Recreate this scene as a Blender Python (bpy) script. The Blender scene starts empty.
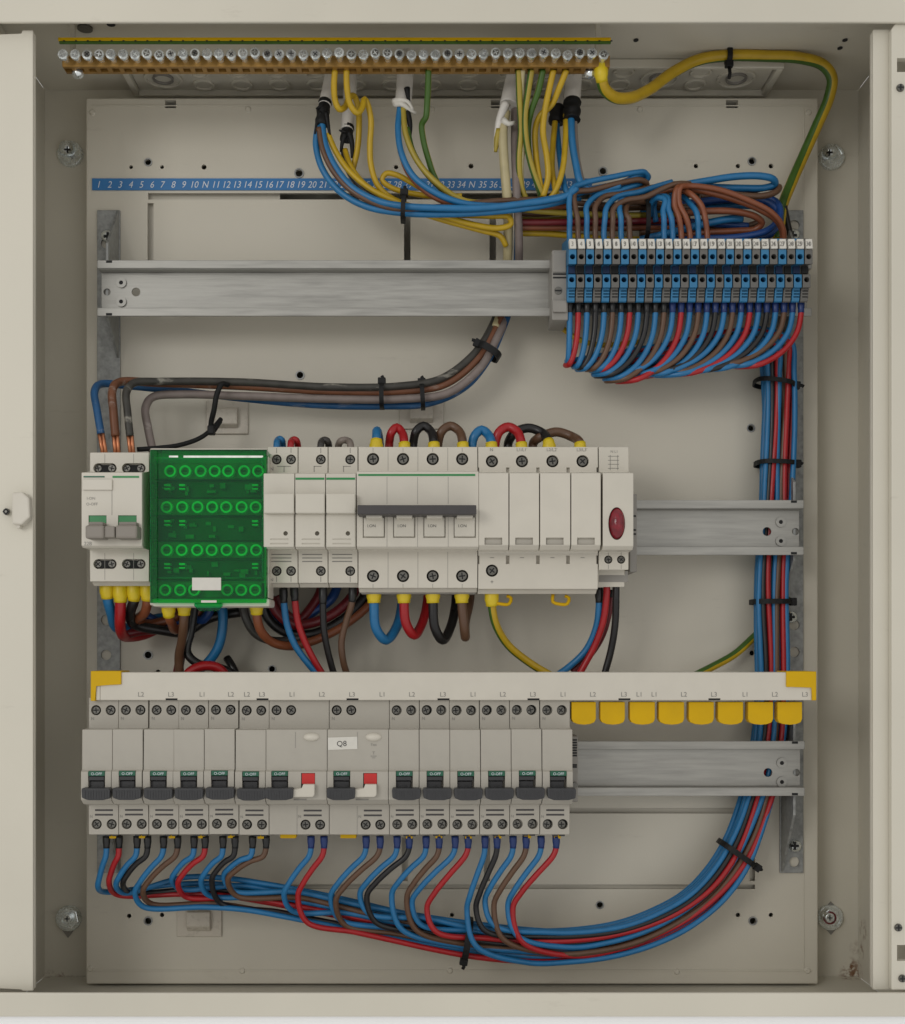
import bpy, bmesh, math, random
from mathutils import Vector, Matrix
random.seed(7)
C = bpy.context.scene.collection
SC = bpy.context.scene

# ---------------------------------------------------------------- camera, world, lamps, exposure
# The camera looks along +Y, 0.775 m from the front of the mounting plate (y = 0).
# Depths d below are millimetres in front of that plate.
DC, FO, CX, CY = 0.775, 1178.0, 430.0, 650.0
cam_d = bpy.data.cameras.new('camera')
cam = bpy.data.objects.new('camera', cam_d); C.objects.link(cam)
cam.location = (0, -DC, 0); cam.rotation_euler = (math.pi/2, 0, 0)
cam_d.sensor_width = 36.0; cam_d.lens = FO/1024*36.0
cam_d.shift_x = (452.5-CX)/1024; cam_d.shift_y = (CY-512)/1024
cam_d.clip_start = 0.01; cam_d.clip_end = 100
SC.camera = cam

world = bpy.data.worlds.new('World'); SC.world = world; world.use_nodes = True
bg = world.node_tree.nodes['Background']
bg.inputs[0].default_value = (1.0, 0.99, 0.97, 1); bg.inputs[1].default_value = 0.70

def area_lamp(name, loc, target, size, watts, col):
    l = bpy.data.lights.new(name, 'AREA'); l.shape = 'SQUARE'; l.size = size; l.energy = watts; l.color = col
    o = bpy.data.objects.new(name, l); C.objects.link(o); o.location = loc
    o.rotation_euler = (Vector(target)-Vector(loc)).to_track_quat('-Z', 'Y').to_euler()
    return o
area_lamp('key_lamp', (-1.25, -2.2, 0.58), (0.05, 0, 0.05), 0.75, 11.0, (1.0, 0.985, 0.955))  # unseen key lamp at the front left, slightly raised
area_lamp('right_fill_lamp', (0.9, -1.7, 0.15), (0, 0, 0.05), 1.0, 0.9, (1.0, 0.98, 0.95))  # weak fill from an unseen lamp at the right, no window

SC.view_settings.view_transform = 'Standard'
SC.view_settings.look = 'None'
SC.view_settings.exposure = 0.0
SC.view_settings.gamma = 1.0

# ---------------------------------------------------------------- helpers
def S(d): return (DC - d*0.001)/FO
def P(px, py, d):
    s = S(d); return Vector(((px-CX)*s, -d*0.001, (CY-py)*s))

def rgb(r, g, b):
    f = lambda c: (c/12.92 if c <= 0.04045 else ((c+0.055)/1.055)**2.4)
    return (f(r/255), f(g/255), f(b/255))

def mat(name, col, rough=0.45, metal=0.0, var=0.10, scale=60.0, bump=0.0, bscale=400.0, stretch=None, spec=0.5, coat=0.0):
    m = bpy.data.materials.new(name); m.use_nodes = True
    nt = m.node_tree; N = nt.nodes; L = nt.links
    b = N['Principled BSDF']
    b.inputs['Roughness'].default_value = rough; b.inputs['Metallic'].default_value = metal
    b.inputs['Specular IOR Level'].default_value = spec
    if coat: b.inputs['Coat Weight'].default_value = coat
    tc = N.new('ShaderNodeTexCoord'); src = tc.outputs['Object']
    if stretch:
        mp = N.new('ShaderNodeMapping'); mp.inputs['Scale'].default_value = stretch
        L.new(src, mp.inputs[0]); src = mp.outputs[0]
    n = N.new('ShaderNodeTexNoise'); n.inputs['Scale'].default_value = scale; n.inputs['Detail'].default_value = 6
    L.new(src, n.inputs['Vector'])
    mr = N.new('ShaderNodeMapRange'); mr.inputs[1].default_value = 0.25; mr.inputs[2].default_value = 0.75
    mr.inputs[3].default_value = 1-var; mr.inputs[4].default_value = 1+var
    L.new(n.outputs[0], mr.inputs[0])
    mx = N.new('ShaderNodeMix'); mx.data_type = 'RGBA'; mx.blend_type = 'MULTIPLY'; mx.inputs[0].default_value = 1.0
    mx.inputs[6].default_value = (*col, 1); L.new(mr.outputs[0], mx.inputs[7])
    L.new(mx.outputs[2], b.inputs['Base Color'])
    r2 = N.new('ShaderNodeMapRange'); r2.inputs[1].default_value = 0.3; r2.inputs[2].default_value = 0.7
    r2.inputs[3].default_value = max(0.05, rough-0.08); r2.inputs[4].default_value = min(1, rough+0.10)
    L.new(n.outputs[0], r2.inputs[0]); L.new(r2.outputs[0], b.inputs['Roughness'])
    if bump:
        n2 = N.new('ShaderNodeTexNoise'); n2.inputs['Scale'].default_value = bscale; n2.inputs['Detail'].default_value = 3
        L.new(src, n2.inputs['Vector'])
        bp = N.new('ShaderNodeBump'); bp.inputs['Strength'].default_value = bump; bp.inputs['Distance'].default_value = 0.0004
        L.new(n2.outputs[0], bp.inputs['Height']); L.new(bp.outputs[0], b.inputs['Normal'])
    return m

def green_clear():
    m = bpy.data.materials.new('clear_green_plastic'); m.use_nodes = True
    nt = m.node_tree; N = nt.nodes; L = nt.links; N.remove(N['Principled BSDF'])
    out = N['Material Output']
    tr = N.new('ShaderNodeBsdfTransparent'); tr.inputs[0].default_value = (0.08, 0.95, 0.50, 1)
    df = N.new('ShaderNodeBsdfPrincipled'); df.inputs['Base Color'].default_value = (0.0, 0.20, 0.085, 1); df.inputs['Roughness'].default_value = 0.18
    n = N.new('ShaderNodeTexNoise'); n.inputs['Scale'].default_value = 90; n.inputs['Detail'].default_value = 5
    mr = N.new('ShaderNodeMapRange'); mr.inputs[1].default_value = .3; mr.inputs[2].default_value = .7; mr.inputs[3].default_value = .05; mr.inputs[4].default_value = .085
    tc = N.new('ShaderNodeTexCoord'); L.new(tc.outputs['Object'], n.inputs['Vector']); L.new(n.outputs[0], mr.inputs[0])
    mx = N.new('ShaderNodeMixShader'); L.new(mr.outputs[0], mx.inputs[0]); L.new(tr.outputs[0], mx.inputs[1]); L.new(df.outputs[0], mx.inputs[2])
    gl = N.new('ShaderNodeBsdfGlossy'); gl.inputs['Roughness'].default_value = 0.08; fr = N.new('ShaderNodeFresnel'); fr.inputs[0].default_value = 1.35
    m3 = N.new('ShaderNodeMixShader'); L.new(fr.outputs[0], m3.inputs[0]); L.new(mx.outputs[0], m3.inputs[1]); L.new(gl.outputs[0], m3.inputs[2])
    L.new(m3.outputs[0], out.inputs['Surface'])
    return m

def scuffed(m, thr=.60, col=(0.42, 0.39, 0.35), amt=.55, scale=140):
    """pale scuffs and dust on a cable"""
    nt = m.node_tree; N = nt.nodes; L = nt.links; b = N['Principled BSDF']
    src = b.inputs['Base Color'].links[0].from_socket
    tc = N.new('ShaderNodeTexCoord'); n = N.new('ShaderNodeTexNoise'); n.inputs['Scale'].default_value = scale; n.inputs['Detail'].default_value = 7; n.inputs['Roughness'].default_value = .65
    mp = N.new('ShaderNodeMapping'); mp.inputs['Scale'].default_value = (.25, 1, .8); L.new(tc.outputs['Object'], mp.inputs[0]); L.new(mp.outputs[0], n.inputs['Vector'])
    mr = N.new('ShaderNodeMapRange'); mr.inputs[1].default_value = thr; mr.inputs[2].default_value = thr+.12; mr.inputs[3].default_value = 0; mr.inputs[4].default_value = amt
    L.new(n.outputs[0], mr.inputs[0])
    mx = N.new('ShaderNodeMix'); mx.data_type = 'RGBA'; mx.inputs[7].default_value = (*col, 1); L.new(mr.outputs[0], mx.inputs[0]); L.new(src, mx.inputs[6]); L.new(mx.outputs[2], b.inputs['Base Color'])
    return m

def plate_paint(name, col, rust=False):
    """cream powder coat with faint wipes and, for the case, rust specks in the corners"""
    m = mat(name, col, 0.42, 0, 0.07, 7.0, 0.15, 900.0)
    nt = m.node_tree; N = nt.nodes; L = nt.links; b = N['Principled BSDF']
    src = b.inputs['Base Color'].links[0].from_socket
    tc = N.new('ShaderNodeTexCoord')
    n = N.new('ShaderNodeTexNoise'); n.inputs['Scale'].default_value = 55; n.inputs['Detail'].default_value = 8; n.inputs['Roughness'].default_value = .7
    mp = N.new('ShaderNodeMapping'); mp.inputs['Scale'].default_value = (0.35, 1, 1.6)
    L.new(tc.outputs['Object'], mp.inputs[0]); L.new(mp.outputs[0], n.inputs['Vector'])
    mr = N.new('ShaderNodeMapRange'); mr.inputs[1].default_value = .62; mr.inputs[2].default_value = .80; mr.inputs[3].default_value = 0; mr.inputs[4].default_value = .30
    L.new(n.outputs[0], mr.inputs[0])
    mx = N.new('ShaderNodeMix'); mx.data_type = 'RGBA'; mx.inputs[7].default_value = (0.20, 0.165, 0.12, 1)
    L.new(mr.outputs[0], mx.inputs[0]); L.new(src, mx.inputs[6])
    last = mx.outputs[2]
    if rust:
        for (px, py, d, rad) in ((854, 974, -25, .011), (851, 966, -25, .007), (846, 978, -20, .007), (860, 950, -20, .008), (861, 930, -15, .009), (49, 977, -25, .006), (63, 977, -25, .005), (74, 978, -25, .004)):
            vm = N.new('ShaderNodeVectorMath'); vm.operation = 'DISTANCE'; vm.inputs[1].default_value = P(px, py, d)+Vector((0, 0, .2215))   # object space: the case parts sit at z = -.2215
            L.new(tc.outputs['Object'], vm.inputs[0])
            q = N.new('ShaderNodeMapRange'); q.inputs[1].default_value = rad; q.inputs[2].default_value = 0; q.inputs[3].default_value = 0; q.inputs[4].default_value = 1
            L.new(vm.outputs['Value'], q.inputs[0])
            n3 = N.new('ShaderNodeTexNoise'); n3.inputs['Scale'].default_value = 300; n3.inputs['Detail'].default_value = 4; L.new(tc.outputs['Object'], n3.inputs['Vector'])
            q2 = N.new('ShaderNodeMapRange'); q2.inputs[1].default_value = .48; q2.inputs[2].default_value = .62; L.new(n3.outputs[0], q2.inputs[0])
            mu = N.new('ShaderNodeMath'); mu.operation = 'MULTIPLY'; L.new(q.outputs[0], mu.inputs[0]); L.new(q2.outputs[0], mu.inputs[1])
            m2 = N.new('ShaderNodeMix'); m2.data_type = 'RGBA'; m2.inputs[7].default_value = (0.16, 0.065, 0.02, 1)
            L.new(mu.outputs[0], m2.inputs[0]); L.new(last, m2.inputs[6]); last = m2.outputs[2]
    L.new(last, b.inputs['Base Color'])
    return m

M = dict(
    case=plate_paint('cream_case_paint', (0.59, 0.555, 0.465), True),
    plate=plate_paint('cream_plate_paint', (0.56, 0.522, 0.435)),
    wall=mat('white_wall_paint', (0.93, 0.93, 0.93), 0.8, 0, 0.01, 20),
    zinc=mat('galvanised_steel', (0.33, 0.322, 0.295), 0.40, 0.55, 0.20, 300, 0.12, 700, (0.12, 1, 1.5)),
    zinc2=mat('galvanised_bracket', (0.30, 0.305, 0.295), 0.48, 0.5, 0.30, 300, 0.08, 500),
    screw=mat('dull_screw_steel', (0.15, 0.145, 0.13), 0.42, 0.8, 0.3, 700),
    bright=mat('bright_zinc_screw', (0.80, 0.84, 0.84), 0.25, 0.85, 0.2, 300),
    brass=mat('brass', (0.34, 0.19, 0.048), 0.42, 0.45, 0.2, 260),
    hole=mat('dark_void', (0.012, 0.012, 0.012), 0.8, 0, 0.1),
    white=mat('light_grey_plastic', (0.54, 0.505, 0.43), 0.42, 0, 0.03, 80, 0.03, 1500),
    white2=mat('white_plastic', (0.56, 0.522, 0.445), 0.40, 0, 0.03, 80, 0.03, 1500),
    grey=mat('warm_grey_plastic', (0.385, 0.358, 0.305), 0.45, 0, 0.04, 80, 0.03, 1500),
    midgrey=mat('mid_grey_plastic', (0.24, 0.225, 0.20), 0.5, 0, 0.05, 80),
    toggle=mat('taupe_plastic', (0.22, 0.195, 0.165), 0.45, 0, 0.06, 120),
    dark=mat('charcoal_plastic', (0.030, 0.030, 0.032), 0.38, 0, 0.12, 300),
    bar=mat('dark_grey_plastic', (0.045, 0.040, 0.040), 0.5, 0, 0.12, 300),
    black=mat('black_plastic', (0.008, 0.008, 0.008), 0.55, 0, 0.2, 300, spec=0.25),
    green=mat('green_print', (0.01, 0.20, 0.05), 0.4, 0, 0.05),
    dgreen=mat('dark_green_tab', (0.008, 0.095, 0.05), 0.4, 0, 0.05),
    red=mat('red_plastic', (0.50, 0.015, 0.012), 0.35, 0, 0.06),
    lens=mat('red_lens', (0.16, 0.002, 0.010), 0.16, 0, 0.5, 260, 0.8, 420, None, 0.5, 0.15),
    yellow=mat('yellow_plastic', (0.58, 0.35, 0.002), 0.5, 0, 0.05, 90, spec=0.2),
    ferr=mat('yellow_ferrule', (0.62, 0.46, 0.012), 0.4, 0, 0.06, 200),
    ferr_b=mat('navy_ferrule', (0.006, 0.026, 0.125), 0.4, 0, 0.06, 200),
    ferr_k=mat('black_ferrule', (0.008, 0.008, 0.008), 0.4, 0, 0.06, 200),
    strip=mat('blue_label_strip', (0.030, 0.165, 0.40), 0.5, 0, 0.04, 60),
    print_w=mat('white_print', (0.62, 0.66, 0.70), 0.6, 0, 0.02),
    print_k=mat('black_print', (0.03, 0.03, 0.03), 0.6, 0, 0.02),
    print_g=mat('grey_print', (0.20, 0.19, 0.17), 0.6, 0, 0.02),
    tblue=mat('terminal_blue', (0.020, 0.150, 0.300), 0.46, 0, 0.06, 300),
    tgrey=mat('terminal_grey', (0.11, 0.105, 0.095), 0.48, 0, 0.06, 300),
    marker=mat('white_marker', (0.60, 0.575, 0.515), 0.5, 0, 0.04, 300),
    w_blue=mat('blue_insulation', (0.014, 0.140, 0.315), 0.38, 0, 0.10, 130, 0.06, 500, spec=0.45),
    w_navy=mat('deep_blue_insulation', (0.010, 0.05, 0.19), 0.36, 0, 0.12, 130, 0.06, 500, spec=0.45),
    w_red=mat('red_insulation', (0.34, 0.009, 0.012), 0.36, 0, 0.10, 130, 0.06, 500, spec=0.45),
    w_dred=mat('deep_red_insulation', (0.13, 0.008, 0.012), 0.36, 0, 0.12, 130, 0.06, 500, spec=0.45),
    w_black=mat('black_insulation', (0.010, 0.009, 0.009), 0.34, 0, 0.15, 130, 0.06, 500, spec=0.45),
    w_brown=mat('brown_insulation', (0.105, 0.053, 0.028), 0.38, 0, 0.12, 130, 0.06, 500, spec=0.45),
    w_rust=mat('rust_brown_insulation', (0.20, 0.060, 0.024), 0.36, 0, 0.12, 130, 0.06, 500, spec=0.45),
    w_grey=mat('grey_insulation', (0.20, 0.165, 0.14), 0.42, 0, 0.12, 130, 0.06, 500, spec=0.45),
    w_dgrey=mat('dark_grey_insulation', (0.04, 0.036, 0.032), 0.42, 0, 0.35, 90, 0.06, 500, spec=0.45),
    w_cream=mat('cream_insulation', (0.42, 0.36, 0.20), 0.42, 0, 0.12, 130, 0.06, 500, spec=0.45),
    w_yel=mat('yellow_insulation', (0.45, 0.29, 0.010), 0.38, 0, 0.12, 130, 0.06, 500, spec=0.45),
    w_oliv=mat('olive_yellow_insulation', (0.33, 0.25, 0.03), 0.36, 0, 0.12, 130, 0.06, 500, spec=0.45),
    w_grn=mat('green_insulation', (0.042, 0.10, 0.010), 0.38, 0, 0.12, 130, 0.06, 500, spec=0.45),
    s_blue=scuffed(mat('scuffed_blue_insulation', (0.02, 0.085, 0.20), 0.42, 0, 0.15, 130, spec=0.3), .58),
    s_rust=scuffed(mat('scuffed_brown_insulation', (0.15, 0.060, 0.030), 0.42, 0, 0.15, 130, spec=0.3), .57),
    s_dgrey=scuffed(mat('scuffed_dark_insulation', (0.045, 0.042, 0.036), 0.42, 0, 0.3, 130, spec=0.3), .57, (0.46, 0.43, 0.36)),
    s_grey=scuffed(mat('scuffed_grey_insulation', (0.19, 0.155, 0.14), 0.45, 0, 0.15, 130, spec=0.3), .6),
    sheath=mat('white_sheath', (0.64, 0.61, 0.56), 0.5, 0, 0.08, 90),
    copper=mat('copper', (0.50, 0.20, 0.10), 0.35, 0.85, 0.15, 400),
    clear=green_clear(),
    innards=mat('pale_busbar_carrier', (0.80, 0.82, 0.76), 0.4, 0, 0.18, 200),
    innards3=mat('busbar_carrier_rows', (0.17, 0.19, 0.16), 0.5, 0, 0.5, 150),
    tblue_shade=mat('terminal_blue_shade', (0.004, 0.022, 0.075), 0.6, 0, 0.1),  # terminal blue darkened, shade of the holes put into the colour
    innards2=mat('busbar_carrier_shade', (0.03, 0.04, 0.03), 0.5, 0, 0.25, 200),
    mount=mat('translucent_white_mount', (0.50, 0.455, 0.38), 0.3, 0, 0.05, 200),
)

class B:
    """collects shapes for one mesh"""
    def __init__(self, dm=None): self.bm = bmesh.new(); self.dm = dm      # dm: depth at which pixels are measured, if not the front face
    def _bev(self, verts, off, seg=2):
        if off <= 0: return
        es = set()
        for v in verts:
            for e in v.link_edges: es.add(e)
        bmesh.ops.bevel(self.bm, geom=list(es), offset=off*0.001, segments=seg, profile=0.5, affect='EDGES', clamp_overlap=True)
    def _faces(self, before, mi, smooth=False):
        for f in self.bm.faces:
            if f not in before: f.material_index = mi; f.smooth = smooth
    def wbox(self, x0, x1, y0, y1, z0, z1, bev=0, mi=0):
        before = set(self.bm.faces)
        vs = [self.bm.verts.new((x, y, z)) for x in (x0, x1) for y in (y0, y1) for z in (z0, z1)]
        a = lambda *i: self.bm.faces.new([vs[k] for k in i])
        a(0,1,3,2); a(4,6,7,5); a(0,4,5,1); a(2,3,7,6); a(0,2,6,4); a(1,5,7,3)
        self._bev(vs, bev); self._faces(before, mi); return self
    def box(self, px0, py0, px1, py1, d0, d1, bev=0.25, mi=0):
        """pixel rectangle as seen on the front face at depth d1, running straight back to d0"""
        q = d1 if self.dm is None else self.dm; a = P(px0, py1, q); b = P(px1, py0, q)
        return self.wbox(a.x, b.x, -d1*.001, -d0*.001, a.z, b.z, bev, mi)
    def poly(self, pts, d0, d1, bev=0.2, mi=0):
        before = set(self.bm.faces)
        f = [self.bm.verts.new(P(x, y, d1)) for x, y in pts]
        k = [self.bm.verts.new(Vector((v.co.x, -d0*.001, v.co.z))) for v in f]
        n = len(f)
        self.bm.faces.new(f); self.bm.faces.new(k[::-1])
        for i in range(n): self.bm.faces.new((f[i], k[i], k[(i+1) % n], f[(i+1) % n]))
        self._bev(f+k, bev); self._faces(before, mi); return self
    def prism(self, prof, x0, x1, bev=0.3, mi=0):
        """(pixel row, depth) side profile extruded from world x0 to x1"""
        before = set(self.bm.faces)
        zs = [(-d*.001, (CY-py)*S(d)) for py, d in prof]
        a = [self.bm.verts.new((x0, y, z)) for y, z in zs]; b = [self.bm.verts.new((x1, y, z)) for y, z in zs]
        n = len(a)
        self.bm.faces.new(a); self.bm.faces.new(b[::-1])
        for i in range(n): self.bm.faces.new((a[i], b[i], b[(i+1) % n], a[(i+1) % n]))
        self._bev(a+b, bev); self._faces(before, mi); return self
    def cyl(self, px, py, d0, d1, r, r2=None, seg=20, mi=0, sx=1.0, sz=1.0, bev=0, smooth=False):
        """round peg along the view axis, r in mm at the back, r2 at the front"""
        before = set(self.bm.faces); c = P(px, py, d1 if self.dm is None else self.dm); r2 = r if r2 is None else r2
        f, k = [], []
        for i in range(seg):
            t = 2*math.pi*i/seg
            f.append(self.bm.verts.new((c.x+r2*.001*sx*math.cos(t), -d1*.001, c.z+r2*.001*sz*math.sin(t))))
            k.append(self.bm.verts.new((c.x+r*.001*sx*math.cos(t), -d0*.001, c.z+r*.001*sz*math.sin(t))))
        self.bm.faces.new(f); self.bm.faces.new(k[::-1])
        for i in range(seg): self.bm.faces.new((f[i], k[i], k[(i+1) % seg], f[(i+1) % seg]))
        if bev: self._bev(f, bev)
        self._faces(before, mi, smooth); return self
    def ring(self, px, py, d0, d1, r, rin, seg=20, mi=0):
        before = set(self.bm.faces); c = P(px, py, d1); rows = []
        for (rr, d) in ((r, d0), (r, d1), (rin, d1), (rin, d0)):
            rows.append([self.bm.verts.new((c.x+rr*.001*math.cos(2*math.pi*i/seg), -d*.001, c.z+rr*.001*math.sin(2*math.pi*i/seg))) for i in range(seg)])
        for j in range(4):
            a, b = rows[j], rows[(j+1) % 4]
            for i in range(seg): self.bm.faces.new((a[i], b[i], b[(i+1) % seg], a[(i+1) % seg]))
        self._faces(before, mi); return self
    def dome(self, px, py, d0, d1, rx, rz, mi=0, seg=24, rings=6):
        before = set(self.bm.faces); c = P(px, py, d0); prev = None
        for j in range(rings):
            a = j/rings*math.pi/2
            cur = [self.bm.verts.new((c.x+rx*.001*math.cos(a)*math.cos(2*math.pi*i/seg), -(d0+(d1-d0)*math.sin(a))*.001, c.z+rz*.001*math.cos(a)*math.sin(2*math.pi*i/seg))) for i in range(seg)]
            if prev:
                for i in range(seg): self.bm.faces.new((prev[i], prev[(i+1) % seg], cur[(i+1) % seg], cur[i]))
            prev = cur
        top = self.bm.verts.new((c.x, -d1*.001, c.z))
        for i in range(seg): self.bm.faces.new((prev[i], prev[(i+1) % seg], top))
        self._faces(before, mi, True); return self
    def tube(self, pts, r, seg=10, closed=False, mi=0, cap=True, stripe=None, twist=0.0):
        """round tube through world points; stripe = (first side, count) in a second colour, twisting along the run"""
        before = set(self.bm.faces); n = len(pts); T = []
        for i in range(n):
            a = pts[(i-1) % n] if (closed or i > 0) else pts[0]; b = pts[(i+1) % n] if (closed or i < n-1) else pts[-1]
            t = (b-a); T.append(t.normalized() if t.length > 1e-9 else Vector((1, 0, 0)))
        u = Vector((0, -1, 0)); u = u - T[0]*u.dot(T[0])
        if u.length < 0.15: u = Vector((1, 0, 0)) - T[0]*T[0].x
        u.normalize(); rows = []
        for i in range(n):
            if i:
                ax = T[i-1].cross(T[i])
                if ax.length > 1e-7: u = Matrix.Rotation(T[i-1].angle(T[i]), 3, ax.normalized()) @ u
                u = (u - T[i]*u.dot(T[i])).normalized()
            v = T[i].cross(u)
            rr = r[i] if isinstance(r, (list, tuple)) else r
            tw = twist*i/n; rows.append([self.bm.verts.new(pts[i] + (u*math.cos(2*math.pi*k/seg+tw) + v*math.sin(2*math.pi*k/seg+tw))*rr) for k in range(seg)])
        m = n if closed else n-1
        for i in range(m):
            a, b = rows[i], rows[(i+1) % n]
            for k in range(seg):
                f = self.bm.faces.new((a[k], a[(k+1) % seg], b[(k+1) % seg], b[k])); f.smooth = True
                f.material_index = 1 if (stripe and (k-stripe[0]) % seg < stripe[1]) else mi
        if cap and not closed:
            for row in (rows[0][::-1], rows[-1]):
                f = self.bm.faces.new(row); f.material_index = mi
        return self
    def text(self, s, px, py, d, h, mi=0, shear=0.0, rot=0.0, sx=1.0):
        """flat print, centred at a pixel, cap height h pixels"""
        me = text_mesh(s, shear); xs = [v.co.x for v in me.vertices]; ys = [v.co.y for v in me.vertices]
        cx, cy = (min(xs)+max(xs))/2, 0.35; c = P(px, py, d); k = h*S(d)/0.70
        before = set(self.bm.faces); off = []
        for v in me.vertices:
            x, y = (v.co.x-cx)*k*sx, (v.co.y-cy)*k
            off.append(self.bm.verts.new((c.x+x*math.cos(rot)-y*math.sin(rot), c.y, c.z+x*math.sin(rot)+y*math.cos(rot))))
        for p in me.polygons:
            try: self.bm.faces.new([off[i] for i in p.vertices])
            except ValueError: pass
        self._faces(before, mi); return self
    def mesh(self, name, mats, origin):
        bmesh.ops.recalc_face_normals(self.bm, faces=self.bm.faces)
        bmesh.ops.translate(self.bm, verts=self.bm.verts, vec=-origin)
        me = bpy.data.meshes.new(name); self.bm.to_mesh(me); self.bm.free()
        for m in mats: me.materials.append(M[m])
        return me

_txt = {}
def text_mesh(s, shear):
    if (s, shear) not in _txt:
        cu = bpy.data.curves.new('lettering', 'FONT'); cu.body = s; cu.shear = shear; cu.resolution_u = 3
        o = bpy.data.objects.new('lettering', cu); C.objects.link(o)
        dg = bpy.context.evaluated_depsgraph_get()
        _txt[(s, shear)] = bpy.data.meshes.new_from_object(o.evaluated_get(dg))
        bpy.data.objects.remove(o)
    return _txt[(s, shear)]

def cut(b, c):
    """subtract builder c from builder b"""
    os_ = []
    for k in (b, c):
        bmesh.ops.recalc_face_normals(k.bm, faces=k.bm.faces)
        me = bpy.data.meshes.new('tmp'); k.bm.to_mesh(me); k.bm.free()
        o = bpy.data.objects.new('tmp', me); C.objects.link(o); os_.append(o)
    md = os_[0].modifiers.new('cut', 'BOOLEAN'); md.operation = 'DIFFERENCE'; md.solver = 'EXACT'; md.object = os_[1]; md.use_self = True
    dg = bpy.context.evaluated_depsgraph_get()
    me = bpy.data.meshes.new_from_object(os_[0].evaluated_get(dg))
    for o in os_: bpy.data.objects.remove(o)
    r = B(); r.bm.from_mesh(me); return r

def wpos(o):
    v = Vector(o.location)
    while o.parent: o = o.parent; v = v + Vector(o.location)
    return v
def tag(o, label=None, cat=None, group=None, kind=None):
    for k, v in (('label', label), ('category', cat), ('group', group), ('kind', kind)):
        if v: o[k] = v
    return o
def thing(name, label, cat, at, group=None):
    o = bpy.data.objects.new(name, None); C.objects.link(o); o.location = at; o.empty_display_size = .01
    return tag(o, label, cat, group)
def obj(name, b, mats, parent=None, at=None, label=None):
    if isinstance(mats, str): mats = [mats]
    org = wpos(parent) if parent else (at if at is not None else Vector((0, 0, 0)))
    if at is not None: org = at
    o = bpy.data.objects.new(name, b.mesh(name, mats, org)); C.objects.link(o)
    if parent: o.parent = parent; o.location = org - wpos(parent)
    else: o.location = org
    if label: o['label'] = label
    return o
def dup(root, shift, label, group=None):
    def rec(o, par):
        c = o.copy(); C.objects.link(c); c.parent = par
        for ch in list(o.children): rec(ch, c)
        return c
    r = rec(root, None); r.location = Vector(root.location)+Vector(shift); r['label'] = label
    for ch in r.children:
        if ch.name.startswith('terminal_screw'): ch.rotation_euler.y = random.uniform(0, 3.1)
    if group: r['group'] = group
    return r

def smooth(pts, step=0.0016):
    """centripetal Catmull-Rom through world points, evenly resampled"""
    p = [pts[0]+(pts[0]-pts[1])*.5] + list(pts) + [pts[-1]+(pts[-1]-pts[-2])*.5]
    out = []
    for i in range(1, len(p)-2):
        p0, p1, p2, p3 = p[i-1], p[i], p[i+1], p[i+2]
        t0 = 0.0; t1 = t0+max((p1-p0).length, 1e-6)**.5; t2 = t1+max((p2-p1).length, 1e-6)**.5; t3 = t2+max((p3-p2).length, 1e-6)**.5
        n = max(2, int((p2-p1).length/step))
        for k in range(n):
            t = t1+(t2-t1)*k/n
            a1 = p0*((t1-t)/(t1-t0))+p1*((t-t0)/(t1-t0)); a2 = p1*((t2-t)/(t2-t1))+p2*((t-t1)/(t2-t1)); a3 = p2*((t3-t)/(t3-t2))+p3*((t-t2)/(t3-t2))
            b1 = a1*((t2-t)/(t2-t0))+a2*((t-t0)/(t2-t0)); b2 = a2*((t3-t)/(t3-t1))+a3*((t-t1)/(t3-t1))
            out.append(b1*((t2-t)/(t2-t1))+b2*((t-t1)/(t2-t1)))
    out.append(p[-2]); return out

def along(path, length):
    """first points of a path up to a length"""
    out = [path[0]]; acc = 0
    for a, b in zip(path, path[1:]):
        acc += (b-a).length; out.append(b)
        if acc >= length: break
    return out

def wire(pts, r, m, label, group=None, name='electrical_wire', cat='wire', start=None, end=None, stripe=None, world=False, bare=None, twist=0.0):
    """start / end = (ferrule length mm, radius mm, material); bare = (length, radius) copper at the end"""
    if group == 'wires gathered above the terminals': r *= .9
    w = [Vector(p) for p in pts] if world else [P(*p) for p in pts]
    path = smooth(w)
    b = B(); b.tube(path, r*.001, 16 if stripe else 10, stripe=stripe, twist=twist)
    o = obj(name, b, [m, 'w_grn'] if stripe else [m], at=path[0]); tag(o, label, cat, group)
    for fer, seq in ((start, path), (end, path[::-1])):
        if fer:
            q = along(seq, fer[0]*.001); rr = fer[1]*.001
            f = B(); f.tube(q, [rr*(1.0 if i < len(q)-2 else .86) for i in range(len(q))], 14)
            obj('ferrule', f, fer[2], o)
    if bare:
        q = path[-1]; dr = (path[-1]-path[-4]).normalized()
        for k in (-1, 1):
            c = B(); sd = Vector((k*bare[1]*.0006, 0, 0)); c.tube([q-dr*.004+sd, q+dr*bare[0]*.001+sd*.8], bare[1]*.001*.62, 8); obj('bare_copper', c, 'copper', o)
    return o

# ================================================================ the setting
b = B(); b.wbox(-3, 3, -.0935, .06, -2.5, -.2335); b.wbox(-3, 3, -.0932, -.0905, -.2334, -.2108); obj('wall', b, 'wall')['kind'] = 'structure'
b = B(); b.wbox(-3, -.302, -.0935, .06, -.2333, 3); b.wbox(.347, 3, -.0935, .06, -.2333, 3); b.wbox(-.3018, .3468, -.0935, .06, .41, 3)
obj('wall', b, 'wall')['kind'] = 'structure'

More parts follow.
